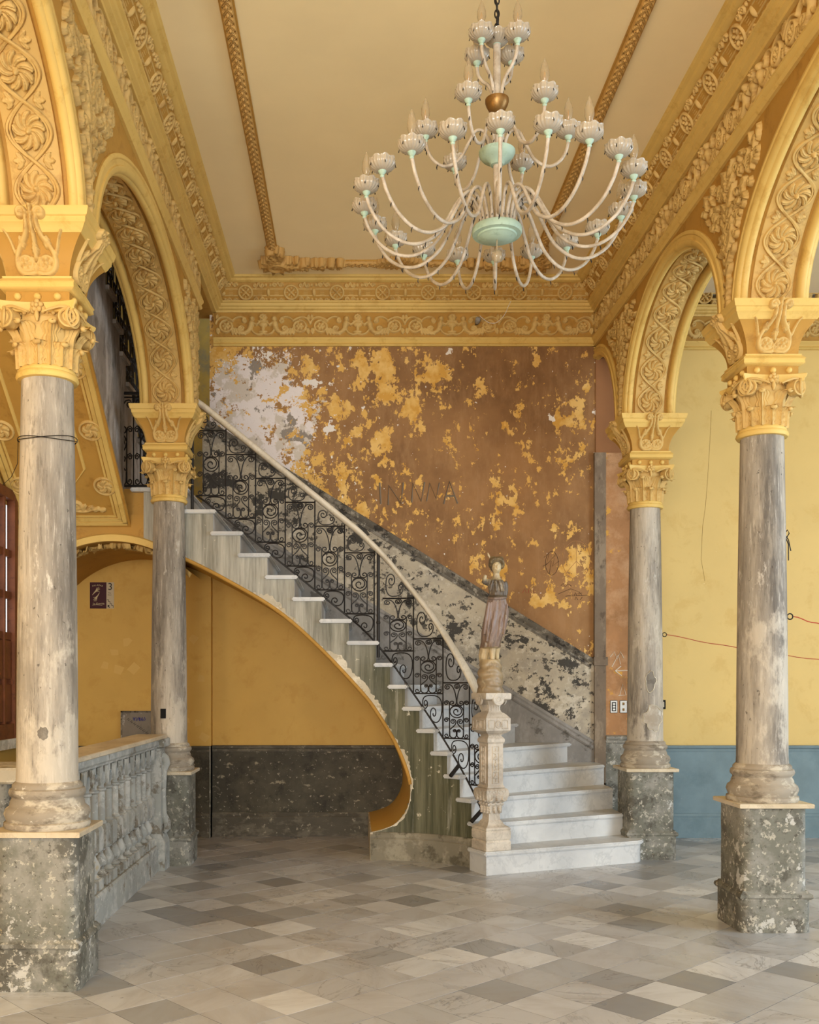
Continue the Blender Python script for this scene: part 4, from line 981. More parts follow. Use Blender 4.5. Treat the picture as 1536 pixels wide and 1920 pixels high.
def loft(b, rows, nseg=36, fold=0.0, nf=9, seed=0, dy=0.0):
    A = np.zeros((nseg,len(rows),3))
    for j,row in enumerate(rows):
        y,xl,xr = row[:3]; d = row[3] if len(row)>3 else .78; oy = row[4] if len(row)>4 else 0
        x0,z = ST(xl,y); x1,_ = ST(xr,y); c = (x0+x1)/2; r = (x1-x0)/2
        for i in range(nseg):
            a = 2*PI*i/nseg; k = 1+fold*math.sin(nf*a+j*.35+seed)+fold*.6*math.sin((nf*2+1)*a-j*.5)
            A[i,j] = (c+r*k*math.cos(a),dy+oy+r*d*k*math.sin(a),z)
    b.grid(A,True); n = len(rows)
    b.add([tuple(A[i,0]) for i in range(nseg)],[tuple(range(nseg))]); b.add([tuple(A[i,-1]) for i in range(nseg)],[tuple(range(nseg))[::-1]])
sb_ = B()
loft(sb_,[(1150,296,462,.8),(1140,286,486,.92),(1090,284,498,.95),(1040,284,512,.95),(980,288,535,.93),(900,300,558,.92),(820,312,572,.92),(740,326,578,.92),(680,338,574,.88),(630,350,562,.85),(590,362,553,.8)],60,.06,7)
loft(sb_,[(1300,262,372,.9,.04),(1230,256,380,.9,.04),(1160,268,400,.9,.035),(1090,280,420,.8,.03)],40,.05,5,2)
loft(sb_,[(610,368,548,.8),(590,356,562,.86),(575,356,560,.86),(565,372,545,.75),(520,366,545,.74),(470,356,548,.76),(430,352,545,.74),(400,358,532,.68),(378,384,508,.62),(356,408,492,.75),(330,416,486,.9),(290,418,484,.9)],48,.04,7,1)
def bl(x,y,rx,ry,rz,oy=0): c = ST(x,y); sb_.ball((c[0],oy,c[1]),(rx,ry,rz),16,12)
bl(453,240,.038,.044,.056,-.004)                                  # head
bl(452,262,.030,.036,.036,-.014)                                  # jaw
c = ST(452,240); sb_.ball((c[0],-.052,c[1]-.004),(.007,.010,.016),8,6)      # nose
for s in (-1,1): c = ST(452+s*22,222); sb_.ball((c[0],-.044,c[1]),(.011,.007,.006),8,6); c = ST(452+s*20,250); sb_.ball((c[0],-.038,c[1]-.006),(.012,.012,.012),8,6)
c = ST(450,276); sb_.ball((c[0],-.047,c[1]),(.013,.006,.005),8,6)
_body = sb_; sb_ = B()
bl(450,176,.060,.056,.040,.014); bl(392,204,.020,.034,.040,.008); bl(518,206,.020,.034,.040,.008); bl(412,156,.028,.042,.028,.0); bl(490,156,.030,.042,.028,.0); bl(450,222,.052,.042,.055,.030)
for k in range(9):
    a_ = PI*k/8; bl(452-66*math.cos(a_),196-42*math.sin(a_),.013,.018,.013,-.026-.012*math.sin(a_))
_hair = sb_; sb_ = _body
def limb(pts,rad): sb_.tube([(ST(x,y)[0],oy,ST(x,y)[1]) for x,y,oy in pts],rad,12)
limb([(535,405,0),(548,455,.006),(553,515,.012),(546,575,.0)],[.026,.029,.025,.017])           # her left arm down to the hip
limb([(372,408,0),(335,415,-.012),(312,410,-.02),(312,372,-.03),(322,335,-.036)],[.028,.025,.021,.018,.014])   # broken raised arm
limb([(412,1100,-.01),(404,1180,-.014),(402,1260,-.012),(404,1318,-.012)],[.036,.027,.021,.019])                # shin
limb([(404,1318,-.005),(414,1342,-.035),(424,1356,-.062)],[.021,.019,.013])
for k in range(5): c = ST(398+11*k,1360-abs(k-1)*1.5); sb_.ball((c[0],-.074+.004*abs(k-1),c[1]),(.006,.010,.007),8,6)
limb([(470,1110,.02),(462,1200,.04),(470,1270,.05)],[.03,.022,.018])
for x,y,oy,sx in ((366,390,-.06,1),(420,420,-.074,1),(480,420,-.07,1)): pass
for k,(x0,x1) in enumerate(((395,372),(430,440),(470,500),(505,528))): limb([(x0+ (455-x0)*.1,392,-.055),((x0+x1)/2,450,-.062),(x1,520,-.05)],[.008,.010,.007])
for k,(a,c_) in enumerate((((380,640),(330,1080)),((430,640),(372,1120)),((520,640),(455,1060)),((560,660),(520,1000)),((355,640),(300,1000)))): limb([(a[0],a[1],-.055),((a[0]+c_[0])/2-6,(a[1]+c_[1])/2,-.082),(c_[0],c_[1],-.06)],[.008,.012,.009])
limb([(352,585,-.02),(420,600,-.066),(500,596,-.066),(560,578,-.02)],[.010,.012,.012,.010])
statue = ob('statue',None,None,(NX,NY,RS+zz(180)),label='painted classical statue of a draped woman, arms broken, on the newel post',cat='statue')
ob('figure',remeshed('figure',sb_,M['statue'],.0045,1),statue,scale=(1,1,1))
ob('hair',remeshed('hair',_hair,peeled('bronzed_hair_paint',(112,96,70),[((150,130,96),30,.55,.05,None,.7),((74,62,46),24,.58,.05,None,.7)],.4),.006,1),statue)
rb = B(); rows = []
A = np.zeros((56,40,3))
for j in range(40):
    y = 1650-j*(1650-1275)/39; t = j/39
    xl = np.interp(y,[1235,1290,1360,1440,1530,1590,1650],[300,272,258,246,238,240,228]); xr = np.interp(y,[1235,1290,1360,1440,1530,1590,1650],[470,495,505,515,528,520,540])
    x0,z = ST(xl,y); x1,_ = ST(xr,y); c = (x0+x1)/2; r = (x1-x0)/2
    for i in range(56):
        a = 2*PI*i/56; sw = .035*math.sin(3*a+z*70)+.05*math.sin(z*95+2.5*math.sin(a*2+1)+a)*(1 if y<1580 else .5)
        if 1570<y<1600: sw -= .04
        A[i,j] = (c+r*(1+sw)*math.cos(a),r*.95*(1+sw)*math.sin(a),z)
rb.grid(A,True); rb.add([tuple(A[i,-1]) for i in range(56)],[tuple(range(56))]); rb.add([tuple(A[i,0]) for i in range(56)],[tuple(range(56))[::-1]])
ob('swirling_rock_base',rb.mesh('swirling_rock_base',M['statue'],60),statue)
# feather in the hair
b = B(); x0,z0 = ST(385,150); b.tube([(x0,0,z0),(x0-.016,0,z0+.03),(x0-.022,.0,z0+.05)],[.004,.009,.002],6); ob('hair_feather',b.mesh('hair_feather',M['statue'],60),statue)

# chandelier -----------------------------------------------------------------------
CZ = 4.4; CHX = (932-VX)*CZ/FPX; PXM = CZ/FPX
hz_ = lambda y: HC+(VY-y)*PXM                 # photo height on the chandelier axis -> metres
def m_glass(name,c,alpha,rough=.12):
    n = NT(name,rough); n.bsdf.inputs['Specular IOR Level'].default_value = .6; n.color(lin(c)); n.bsdf.inputs['Alpha'].default_value = alpha; return n.mat
M['cupglass'] = m_glass('milky_ribbed_glass',(176,164,144),.84,.06); M['bulb'] = m_glass('clear_bulb_glass',(170,150,116),.5,.05)
M['arm'] = m_marble('white_twisted_glass_arm',(160,144,122),(196,184,166),(112,98,80),18,.35)
M['verdigris'] = painted('pale_green_painted_metal',(168,190,170),.10,.55,(136,156,134),12)
M['brass'] = painted('tarnished_brass',(142,106,58),.25,.35,(90,66,36),10); M['brass'].node_tree.nodes['Principled BSDF'].inputs['Metallic'].default_value = .6
M['filament'] = painted('filament_amber',(214,150,60),.1,.5)
ch = ob('chandelier',None,None,(CHX,CZ,hz_(440)),label='large tiered chandelier with white glass arms, cup shades and candle bulbs',cat='chandelier')
Z0 = hz_(440); lz = lambda y: hz_(y)-Z0
def lat(nm,pr,mt,seg=36,parent=None): return ob(nm,B().lathe(pr,seg).mesh(nm,mt,45),parent or ch)
u = PXM
lat('bottom_disc',[(.0,lz(450)),(28*u,lz(449)),(31*u,lz(446)),(36*u,lz(445)),(37*u,lz(442)),(45*u,lz(441)),(46.5*u,lz(438)),(46.5*u,lz(430)),(44*u,lz(427)),(0,lz(427))],M['verdigris'])
lat('green_bowl',[(0,lz(311)),(12*u,lz(310)),(16*u,lz(304)),(27*u,lz(299)),(32*u,lz(293)),(34*u,lz(288)),(34*u,lz(285)),(30*u,lz(284)),(0,lz(285))],M['verdigris'])
lat('brass_bowl',[(0,lz(215)),(9*u,lz(213)),(16*u,lz(206)),(20*u,lz(198)),(22*u,lz(192)),(22*u,lz(187)),(12*u,lz(185)),(0,lz(185))],M['brass'])
lat('stem',[(6*u,lz(430)),(7*u,lz(315)),(6*u,lz(290)),(6*u,lz(215)),(7*u,lz(185)),(7*u,lz(85)),(6*u,lz(75))],M['arm'],16)
b = B().ball((0,0,lz(480)),(.024,.024,.028),16,10); b.tube([(0,0,lz(450)),(0,0,lz(470))],.004,6); ob('bottom_bulb',b.mesh('bottom_bulb',M['bulb'],60),ch)
def cup_mesh():
    b = B(); nu,nv = 120,9; pr = [(.010,0),(.026,.002),(.042,.009),(.053,.021),(.056,.032),(.0525,.041),(.0555,.047)]
    A = np.zeros((nu,len(pr),3))
    for i in range(nu):
        a = 2*PI*i/nu
        for j,(r,z) in enumerate(pr):
            lob = 1+.035*math.cos(8*a)*(j/6)+.028*math.cos(20*a)*(0<j<6); A[i,j] = (r*lob*math.cos(a),r*lob*math.sin(a),z+.003*math.cos(8*a)*(j==6))
    b.grid(A,True); 
    b2 = A.copy(); b2[:,:,:2] *= .9; b2[:,:,2] += .003; b.grid(b2,True)
    return b.mesh('glass_cup',M['cupglass'],60)
me_cup = cup_mesh()
me_sock = B().lathe([(.0,.004),(.013,.004),(.013,.066),(.010,.070),(0,.070)],14).mesh('candle_socket',M['plaster'],40)
me_conn = B().lathe([(.0,-.026),(.007,-.026),(.010,-.020),(.007,-.015),(.012,-.010),(.016,-.004),(.018,.002),(.0,.004)],16).mesh('green_cup_holder',M['verdigris'],45)
me_bulb = B().lathe([(.008,.068),(.0125,.076),(.0175,.095),(.0165,.115),(.010,.138),(.004,.152),(.0015,.160)],16,cap=False).mesh('candle_bulb',M['bulb'],60)
me_round = B().lathe([(.008,.068),(.012,.076),(.021,.09),(.0235,.105),(.02,.12),(.010,.13),(.0,.132)],16,cap=False).mesh('round_bulb',M['bulb'],60)
me_fil = B().tube([(-.003,0,.075),(-.004,0,.105),(0,0,.12),(.004,0,.105),(.003,0,.075)],.0016,5).mesh('filament',M['filament'],60)
me_drop = B().lathe([(0,-.022),(.004,-.016),(.003,-.006),(.001,0)],6).mesh('drop_pin',M['iron'],60)
def arm_set(n, ph, pts, rad, nobulb, roundb=(), z_cup=None):
    """pts: (radius, height) of one arm; instanced around the axis"""
    C = smoothcurve(pts,9); b = B(); b.tube([(r,0,z) for r,z in C],rad,8)
    # bead-like twist on the glass
    me = b.mesh('arm',M['arm'],60); R,Z = C[-1]; pins = B()
    for i in range(8,len(C)-4,13):
        r_,z_ = C[i]; pins.tube([(r_,.004,z_-rad*.8),(r_+.004,.002,z_-rad-.012),(r_+.002,0,z_-rad-.020)],[.0015,.0028,.001],4)
    for i in range(5): a_ = i*2*PI/5; pins.tube([(R+.053*math.cos(a_),.053*math.sin(a_),Z+.045),(R+.057*math.cos(a_),.057*math.sin(a_),Z+.03)],[.0012,.0026],4)
    me_pins = pins.mesh('wire_pins',M['iron'],0)
    for k in range(n):
        a = ph+2*PI*k/n; arm = ob('arm',me,ch,rot=(0,0,a)); 
        ob('green_cup_holder',me_conn,arm,(R,0,Z+.018)); cp = ob('glass_cup',me_cup,arm,(R,0,Z+.018),(0,0,k)); ob('candle_socket',me_sock,arm,(R,0,Z+.018)); ob('wire_pins',me_pins,arm,kind='stuff')
        if k not in nobulb:
            ob('candle_bulb',me_round if k in roundb else me_bulb,arm,(R,0,Z+.010),(0,0,0),(1.15,1.15,1.15)); 
            if k not in roundb and n < 20: ob('filament',me_fil,arm,(R,0,Z+.018),(0,0,k))
R3 = 250*u
main = [(30*u,lz(428)),(33*u,lz(405)),(42*u,lz(382)),(58*u,lz(372)),(76*u,lz(384)),(92*u,lz(412)),(115*u,lz(448)),(150*u,lz(469)),(185*u,lz(468)),(218*u,lz(448)),(240*u,lz(418)),(R3,lz(392))]
arm_set(20,-PI/2+math.radians(-7),main,.0078,(0,1,3,7,8,12,17,19),(15,))
sec = [(14*u,lz(284)),(17*u,lz(262)),(26*u,lz(246)),(40*u,lz(246)),(52*u,lz(266)),(70*u,lz(298)),(96*u,lz(312)),(118*u,lz(302)),(130*u,lz(282)),(134*u,lz(264))]
arm_set(6,-PI/2+math.radians(30),sec,.0074,())
top = [(10*u,lz(187)),(13*u,lz(168)),(20*u,lz(152)),(34*u,lz(138)),(44*u,lz(122)),(47*u,lz(104))]
arm_set(4,-PI/2+math.radians(45),top,.0078,())
ob('glass_cup',me_cup,ch,(0,0,lz(84))); ob('green_cup_holder',me_conn,ch,(0,0,lz(84)))
zc = lz(58); k = 0; zt = CEIL-Z0
ln = B(); 
for t in np.linspace(0,2*PI,16,endpoint=False): pass
lk = B().tube([(.010*math.cos(t),0,.019*math.sin(t)) for t in np.linspace(0,2*PI,16,endpoint=False)],.0032,6,closed=True).mesh('chain_link',M['iron'],60)
while zc < zt-.01: ob('chain_link',lk,ch,(0,0,zc+.015),(0,0,k*PI/2)); zc += .030; k += 1
b = B().tube([(.006*math.sin(i*.9),.006*math.cos(i*.9),lz(62)+i*.03) for i in range(int((zt-lz(62))/.03)+1)],.004,6); ob('supply_cable',b.mesh('supply_cable',M['iron'],60),ch)

# left balustrade ---------------------------------------------------------------------
BX,BY0,BY1 = -1.655,5.25,8.10
bal = ob('balustrade',None,None,(BX,(BY0+BY1)/2,0),label='flaking stone balustrade running between the two columns beside the stair hall',cat='balustrade')
yo = -(BY0+BY1)/2
def obb(nm,me,loc=(0,0,0)): return ob(nm,me,bal,loc)
obb('plinth',B().sweep([(-.085,0),(.085,0),(.085,.19),(.075,.205),(-.075,.205),(-.085,.19)],[(0,BY0+yo,0),(0,BY1+yo,0)],(1,0,0),(0,0,1)).mesh('plinth',M['bal'],30))
obb('top_rail',B().sweep([(-.085,.985),(.06,.985),(.072,.992),(.075,1.004),(.085,1.01),(.092,1.02),(.092,1.055),(.1,1.062),(-.1,1.062)],[(0,BY0+yo,0),(0,BY1+yo,0)],(1,0,0),(0,0,1)).mesh('top_rail',M['bal'],30))
obb('marble_capping',B().sweep([(-.125,1.062),(.118,1.062),(.125,1.068),(.125,1.088),(.118,1.094),(-.125,1.094)],[(0,BY0+yo,0),(0,BY1+yo,0)],(1,0,0),(0,0,1)).mesh('marble_capping',M['marble_tan'],30))
bp = B(); bp.sq([(.058,.205),(.058,.262),(.050,.27)]); bp.lathe([(.045,.268),(.05,.275),(.036,.285),(.028,.30),(.044,.325),(.05,.345),(.040,.372),(.024,.40),(.020,.415),(.034,.425),(.034,.435),(.026,.44)],18)
bp.sq([(.046,.44),(.054,.448),(.057,.47),(.057,.575),(.05,.592),(.045,.598)]); bp.lathe([(.044,.598),(.046,.606),(.034,.62),(.036,.64),(.034,.80),(.030,.806),(.042,.815),(.042,.826),(.028,.834),(.026,.85),(.042,.875),(.05,.905),(.05,.925),(.04,.94)],18); bp.sq([(.056,.94),(.056,.99)])
me_bal = bp.mesh('baluster',M['bal'],40); nb = 15; 
for k in range(nb): obb('baluster',me_bal,(0,BY0+yo+.10+k*(BY1-BY0-.32)/(nb-1),0))
me_tab = B().add([(.078,-.03,.985),(.078,.03,.985),(.078,.033,.94),(.078,.018,.895),(.078,0,.868),(.078,-.018,.895),(.078,-.033,.94)],[(0,1,2,3,4,5,6)])
tv = [(x-.016,y,z) for x,y,z in me_tab.v]; me_tab.add(tv,[(6,5,4,3,2,1,0)]); me_tab.f += [(i,i+7,(i+1)%7+7,(i+1)%7) for i in range(7)]; me_tab.m += [0]*7
me_tab = me_tab.mesh('scallop_tab',M['bal'],30)
for k in range(nb-1): obb('scallop_tab',me_tab,(0,BY0+yo+.10+(k+.5)*(BY1-BY0-.32)/(nb-1),0))
ep = B(); ep.box(-.1,.1,BY1+yo-.13,BY1+yo+.04,.2,.99); ep.box(-.12,.135,BY1+yo-.16,BY1+yo+.06,0,.22); ep.sweep([(-.12,.22),(.135,.22),(.1,.3),(-.1,.3)],[(0,BY1+yo-.16,0),(0,BY1+yo+.06,0)],(1,0,0),(0,0,1))
obb('end_post',ep.mesh('end_post',M['bal'],30))
cs = B(); ny = BY1+yo-.045
cs.tube([(.09,ny,.93),(.115,ny,.9),(.125,ny,.86),(.105,ny,.80),(.1,ny,.6),(.105,ny,.45),(.13,ny,.38),(.135,ny,.34),(.11,ny,.30)],[.03,.038,.036,.028,.024,.026,.034,.034,.02],10)
obb('carved_console',cs.mesh('carved_console',M['bal'],60))
obb('upper_bracket',B().sq([(.1,.985),(.13,1.0),(.13,1.06),(.1,1.075)],(.0,BY1+yo-.04,0)).mesh('upper_bracket',M['bal'],30))
# end of another parapet further left
pp = ob('parapet_end',None,None,(-2.42,6.6,0),label='low masonry parapet end with stone cap at the extreme left edge',cat='parapet')
b = B(); wobble_box(b,.2,.26,0,.86,12,.008,31,12); ob('parapet_body',b.mesh('parapet_body',M['ped'],35),pp); ob('parapet_cap',B().sq([(.25,.86),(.27,.875),(.27,.95),(.26,.965)]).mesh('parapet_cap',M['plaster'],30),pp)
# dados and wall details -----------------------------------------------------------
def px(x,y,Y): return ((x-VX)*Y/FPX, HC+(VY-y)*Y/FPX)       # photo point on the plane at depth Y
def dado(parent, x0, x1, y, mat, top=.905, trim=None):
    ob('dado_panel',B().box(x0,x1,y-.012,y,0,top).mesh('dado_panel',mat,0),parent)
    b = B(); moulding_x(b,[(0,top-.06),(.018,top-.06),(.022,top-.045),(.016,top-.035),(.03,top-.025),(.036,top-.008),(.03,top),(0,top)],y,x0,x1); ob('dado_rail',b.mesh('dado_rail',trim or mat,30),parent)
    b = B(); moulding_x(b,[(0,0),(.034,0),(.034,.19),(.026,.2),(.03,.215),(.02,.235),(0,.24)],y,x0,x1); ob('dado_base',b.mesh('dado_base',trim or mat,30),parent)
M['dado_trim'] = peeled('worn_dark_dado_rail',(88,82,70),[((120,112,96),6,.54,.05,(1,1,2),.7),((168,158,138),18,.62,.02,None,.75)])
dado(niche,-1.40,.72,9.80,M['dado_dark'],.90,M['dado_trim']); dado(wall_sign,-2.87,-1.40,9.70,M['dado_dark'],.90,M['dado_trim']); dado(wall_right,XR+.42,8.7,9.70,M['blue'],.905)
ob('dado_return',B().box(-1.412,-1.40,9.66,9.80,0,.9).mesh('dado_return',M['ped'],0),wall_sign)
# sloping dado of the stair wall: main band, upper and lower mouldings (built in the wall plane)
yw = YW; sx = lambda x,y: px(x,y,yw)
TL,TR = sx(380,783),sx(1114,1238); BL,BR = sx(380,942),sx(1114,1396)
def wallpoly(nm,pts,th,mat,parent=wall_back): 
    n_ = len(pts); b = B().add([(x,yw-th,z) for x,z in pts]+[(x,yw+.01,z) for x,z in pts],[tuple(t) for t in tessellate_polygon([[Vector((p[0],p[1],0)) for p in pts]])]+[(i,(i+1)%n_,n_+(i+1)%n_,n_+i) for i in range(n_)]); return ob(nm,b.mesh(nm,mat,0),parent)
wallpoly('stair_dado',[TL,TR,BR,BL],.014,M['dado_stair'])
SBL,SBR = (BL[0],1.9),(BR[0],0.0)
wallpoly('stair_skirting_panel',[BL,BR,(BR[0],0.25),(.75,.55),(.42,1.05),(.13,1.50),(-.24,1.90),(-.62,2.22),(-1.08,2.50),(BL[0],2.68)],.022,M['dado_skirt'])
def slope_mould(nm,a,c,prof,mat):
    d = Vector((c[0]-a[0],0,c[1]-a[1])).normalized(); up = Vector((-d.z,0,d.x)); up = up if up.z>0 else -up
    ob(nm,B().sweep(prof,[(a[0],yw,a[1]),(c[0],yw,c[1])],(0,-1,0),tuple(up)).mesh(nm,mat,30),wall_back)
slope_mould('dado_cap_moulding',TL,TR,[(0,-.085),(.022,-.085),(.028,-.07),(.02,-.055),(.034,-.04),(.05,-.02),(.055,-.005),(.045,.004),(0,.012)],M['trim_dark'])
slope_mould('dado_lower_moulding',BL,BR,[(0,-.05),(.03,-.05),(.04,-.035),(.03,-.01),(.038,.005),(.028,.03),(0,.035)],M['dado_skirt'])
# pilaster strip between the stair wall and the respond
x0,_ = sx(1113,0); x1,_ = sx(1134,0)
M['strip'] = peeled('worn_grey_brown_strip',(120,104,86),[((150,134,112),6,.55,.05,(1,1,.4),.7),((84,70,56),8,.6,.03,(1,1,.4),.7)])
ob('corner_strip',B().box(x0,x1,yw-.05,yw,.55,3.75).mesh('corner_strip',M['strip'],0),wall_back)
z1 = sx(0,1238)[1]; ob('corner_strip_cap',B().box(x0-.012,x1+.012,yw-.075,yw,z1-.05,z1+.03).mesh('corner_strip_cap',M['strip'],0),wall_back)
rx1 = XR+.42; rb0 = x1
M['respond'] = peeled('scratched_tan_respond_wall',(168,122,80),[((196,156,116),2.2,.54,.08,None,.8),((206,154,66),6,.60,.015,None,.9),((226,216,200),9,.69,.01,None,.9),((140,100,62),4,.6,.05,None,.6)])
ob('respond',B().box(x1,rx1,yw-.03,yw,0.9,3.75).mesh('respond',M['respond'],0),wall_back)
ob('respond_base',B().box(x1,rx1,yw-.045,yw,.0,.98).mesh('respond_base',M['ped'],0),wall_back)
b = B(); moulding_x(b,[(.04,.93),(.06,.94),(.05,.96),(.07,.98),(.075,1.0),(.0,1.02)],yw,x1,rx1); ob('respond_moulding',b.mesh('respond_moulding',M['ped'],30),wall_back)
ob('under_arch_panel',B().box(XR,XR+.4,yw-.012,yw,3.7,4.7).mesh('under_arch_panel',painted('dull_brown_plaster',(150,104,66),.12,.7),0),wall_back)
# frieze of the right aisle
b = B(); moulding_x(b,P_LOW,9.70,XR+.4,8.7); ob('lower_moulding',b.mesh('lower_moulding',M['light'],30),wall_right)
b = B(); moulding_x(b,P_MID,9.70,XR+.4,8.7); ob('middle_moulding',b.mesh('middle_moulding',M['light'],30),wall_right)
ob('frieze_ground',B().box(XR+.4,8.7,9.686,9.70,4.86,5.4).mesh('frieze_ground',M['ochre']),wall_right)
run_reliefs(wall_right,'frieze_relief',me_frieze,FR_W,XR+.4,XR+.4+7*FR_W,lambda s: frame((1,0,0),(0,0,1),(0,-1,0),(s,9.686,4.885)))
run_reliefs(wall_right,'cove_relief',me_cove,CV_W,XR+.4,XR+.4+13*CV_W,lambda s: frame((1,0,0),(0,-st_,ct),(0,-ct,-st_),(s,9.65,5.203)))

# ceiling bands ---------------------------------------------------------------------
def prims_band():
    P = [('s',[(-.1,-.028),(.1,-.028)],.006,.006,.014),('s',[(-.1,.028),(.1,.028)],.006,.006,.014)]
    for k in range(3):
        x = -.066+.066*k; P += [('leaf',x-.03,0,.06,.014,.5,.022),('leaf',x-.03,0,.06,.014,-.5,.022),('e',x+.02,0,.013,.013,0,.026),('e',x+.03,.013,.008,.008,0,.022),('e',x+.03,-.013,.008,.008,0,.022)]
    return P
me_bandr = relief('ceiling_band_relief',M['orn2'],-.1,.1,-.036,.036,60,24,fat(prims_band(),1.2,1.5))
BXL,BXR,BYB = -.725,1.675,9.09
trim1 = ob('trim_1',B().box(BXL-.045,BXL+.045,YF-1,BYB+.04,CEIL-.016,CEIL+.01).mesh('trim_1',M['ochre']),kind='structure')
trim2 = ob('trim_2',B().box(BXR-.045,BXR+.045,YF-1,BYB+.04,CEIL-.016,CEIL+.01).mesh('trim_2',M['ochre']),kind='structure')
trim3 = ob('trim_3',B().box(BXL,BXR,BYB-.04,BYB+.04,CEIL-.014,CEIL+.01).mesh('trim_3',M['ochre']),kind='structure')
for tr,xx in ((trim1,BXL),(trim2,BXR)): run_reliefs(tr,'ceiling_band_relief',me_bandr,.2,YF+1.4,BYB,lambda s: frame((0,1,0),(1,0,0),(0,0,-1),(xx,s,CEIL-.016)))
run_reliefs(trim3,'ceiling_band_relief',me_bandr,.2,BXL,BXR,lambda s: frame((1,0,0),(0,-1,0),(0,0,-1),(s,BYB,CEIL-.014)))
def corner_orn():
    rnd = random.Random(9); P = [('e',0,0,.07,.07,0,.03),('s',spiral(.0,.0,.1,.02,0,1.6,30),.03,.02,.06)]
    for a0,ln in ((0,.62),(PI/2,.30)):
        c,s = math.cos(a0),math.sin(a0)
        R_ = lambda p: (p[0]*c-p[1]*s,p[0]*s+p[1]*c)
        P.append(('s',[R_(q) for q in bez((0,0),(ln*.3,.08),(ln*.6,-.08),(ln,.0))],.045,.018,.05))
        for k in range(7):
            q = R_((ln*(.15+.13*k),rnd.uniform(-.05,.05))); P.append(('s',spiral(q[0],q[1],.05-.004*k,.008,rnd.uniform(0,6),rnd.choice((-1.2,1.2))),.016,.010,.055))
            for s2 in (-1,1): P.append(('leaf',*R_((ln*(.1+.13*k),0)),.12-.01*k,.03,a0+s2*rnd.uniform(.4,1.1),.05))
    for k in range(10): a = k*2*PI/10; P.append(('leaf',0,0,.16,.035,a,.05))
    return P
me_corner = relief('corner_acanthus',M['orn2'],-.2,.68,-.2,.38,120,84,fat(corner_orn(),1.0,1.5))
ob('corner_acanthus',me_corner,trim3,mat4=frame((1,0,0),(0,-1,0),(0,0,-1),(BXL+.02,BYB-.02,CEIL-.006)))
ob('corner_acanthus',me_corner,trim3,mat4=frame((-1,0,0),(0,-1,0),(0,0,-1),(BXR-.02,BYB-.02,CEIL-.006)))
P = []; rnd = random.Random(4)
for s in (-1,1):
    for k in range(6): P += [('leaf',s*.03*k,0,.14-.01*k,.03,(PI/2 if s>0 else PI/2)-s*(.2+.22*k),.04),('leaf',s*.03*k,0,.11,.026,-(PI/2)+s*(.3+.2*k),.04)]
    P.append(('s',spiral(s*.18,.0,.05,.008,0,s*1.3),.016,.01,.045))
ob('centre_spray',relief('centre_spray',M['orn2'],-.26,.26,-.14,.16,80,44,P),trim3,mat4=frame((1,0,0),(0,-1,0),(0,0,-1),((BXL+BXR)/2-.05,BYB,CEIL-.006)))

# window of the left aisle -------------------------------------------------------------
win = ob('window_1',None,None,(-2.87,7.9,0),kind='structure')
def wbox(nm,y0,y1,z0,z1,dx=.05,mat=None,parent=None,x0=0): return ob(nm,B().box(x0-.02,x0+dx,y0,y1,z0,z1).mesh(nm,mat or M['wood'],0),parent or win)
glow = NT('daylit_frosted_pane',.4); glow.color(lin((226,230,232))); glow.bsdf.inputs['Emission Color'].default_value = (.86,.92,1,1); glow.bsdf.inputs['Emission Strength'].default_value = .9
for (y0,y1) in ((-.75,.33),(.35,.56)):
    top = 3.1 if y1 < .5 else 2.66
    wbox('window_frame',y0,y0+.07,1.05,top,.07); wbox('window_frame',y1-.07,y1,1.05,top,.07); wbox('window_frame',y0+.07,y1-.07,1.05,1.18,.066); wbox('window_frame',y0+.07,y1-.07,top-.08,top,.066)
    ws = [y0+.07+(y1-y0-.14)*t for t in (0,.2,.4,.6,.8,1)] if y1-y0 > .6 else [y0+.05,y1-.05]
    for a,c in zip(ws[:-1],ws[1:]):
        for z0,z1 in ((1.20,1.50),(1.55,1.86)): wbox('shutter_panel',a+.025,c-.025,z0,z1,.045); 
        for z0,z1 in ((1.93,2.21),(2.26,2.555),(2.60,2.98)):
            if z1 <= top: wbox('pane',a+.025,c-.025,z0,z1,.012,glow.mat)
        wbox('mullion',a-.012,a+.014,1.18,top-.08,.055); wbox('lower_board',a,c,1.18,1.90,.02); 
        for zc_ in (1.90,2.235,2.58): 
            if zc_ < top: wbox('glazing_bar',a,c,zc_-.03,zc_+.03,.04)
wbox('window_sill',-.8,.58,.98,1.06,.09,M['plaster'])

# things on the walls --------------------------------------------------------------------
def textme(name, body, size, mat, extrude=.0006, align='CENTER'):
    cu = bpy.data.curves.new(name,'FONT'); cu.body = body; cu.size = size; cu.extrude = extrude; cu.align_x = align
    o = bpy.data.objects.new(name+'_t',cu); COL.objects.link(o); dg = bpy.context.evaluated_depsgraph_get(); dg.update()
    me = bpy.data.meshes.new_from_object(o.evaluated_get(dg)); me.name = name; bpy.data.objects.remove(o); bpy.data.curves.remove(cu)
    me.materials.clear(); me.materials.append(mat); return me
def wallmat(x,z,y): return frame((1,0,0),(0,0,1),(0,-1,0),(x,y,z))
Mk = lambda nm,c,r=.6: painted(nm,c,.04,r)
sy = 9.70; u_ = sy/FPX
sx0,sz0 = px(169,1141,sy); sign = ob('stair_sign',None,None,mat4=wallmat(sx0,sz0,sy-.004),label='maroon and beige printed sign with number 3 and stair symbol on mustard wall',cat='sign')
W_,H_ = 45*u_,49*u_; wm = 31*u_
ob('maroon_field',B().box(0,wm,0,H_,-.004,.004).mesh('maroon_field',Mk('maroon_print',(66,26,32)),0),sign)
ob('beige_field',B().box(wm,W_,0,H_,-.004,.004).mesh('beige_field',Mk('beige_print',(196,178,146)),0),sign)
cream = Mk('cream_print',(214,196,150)); dkp = Mk('black_print',(30,20,18))
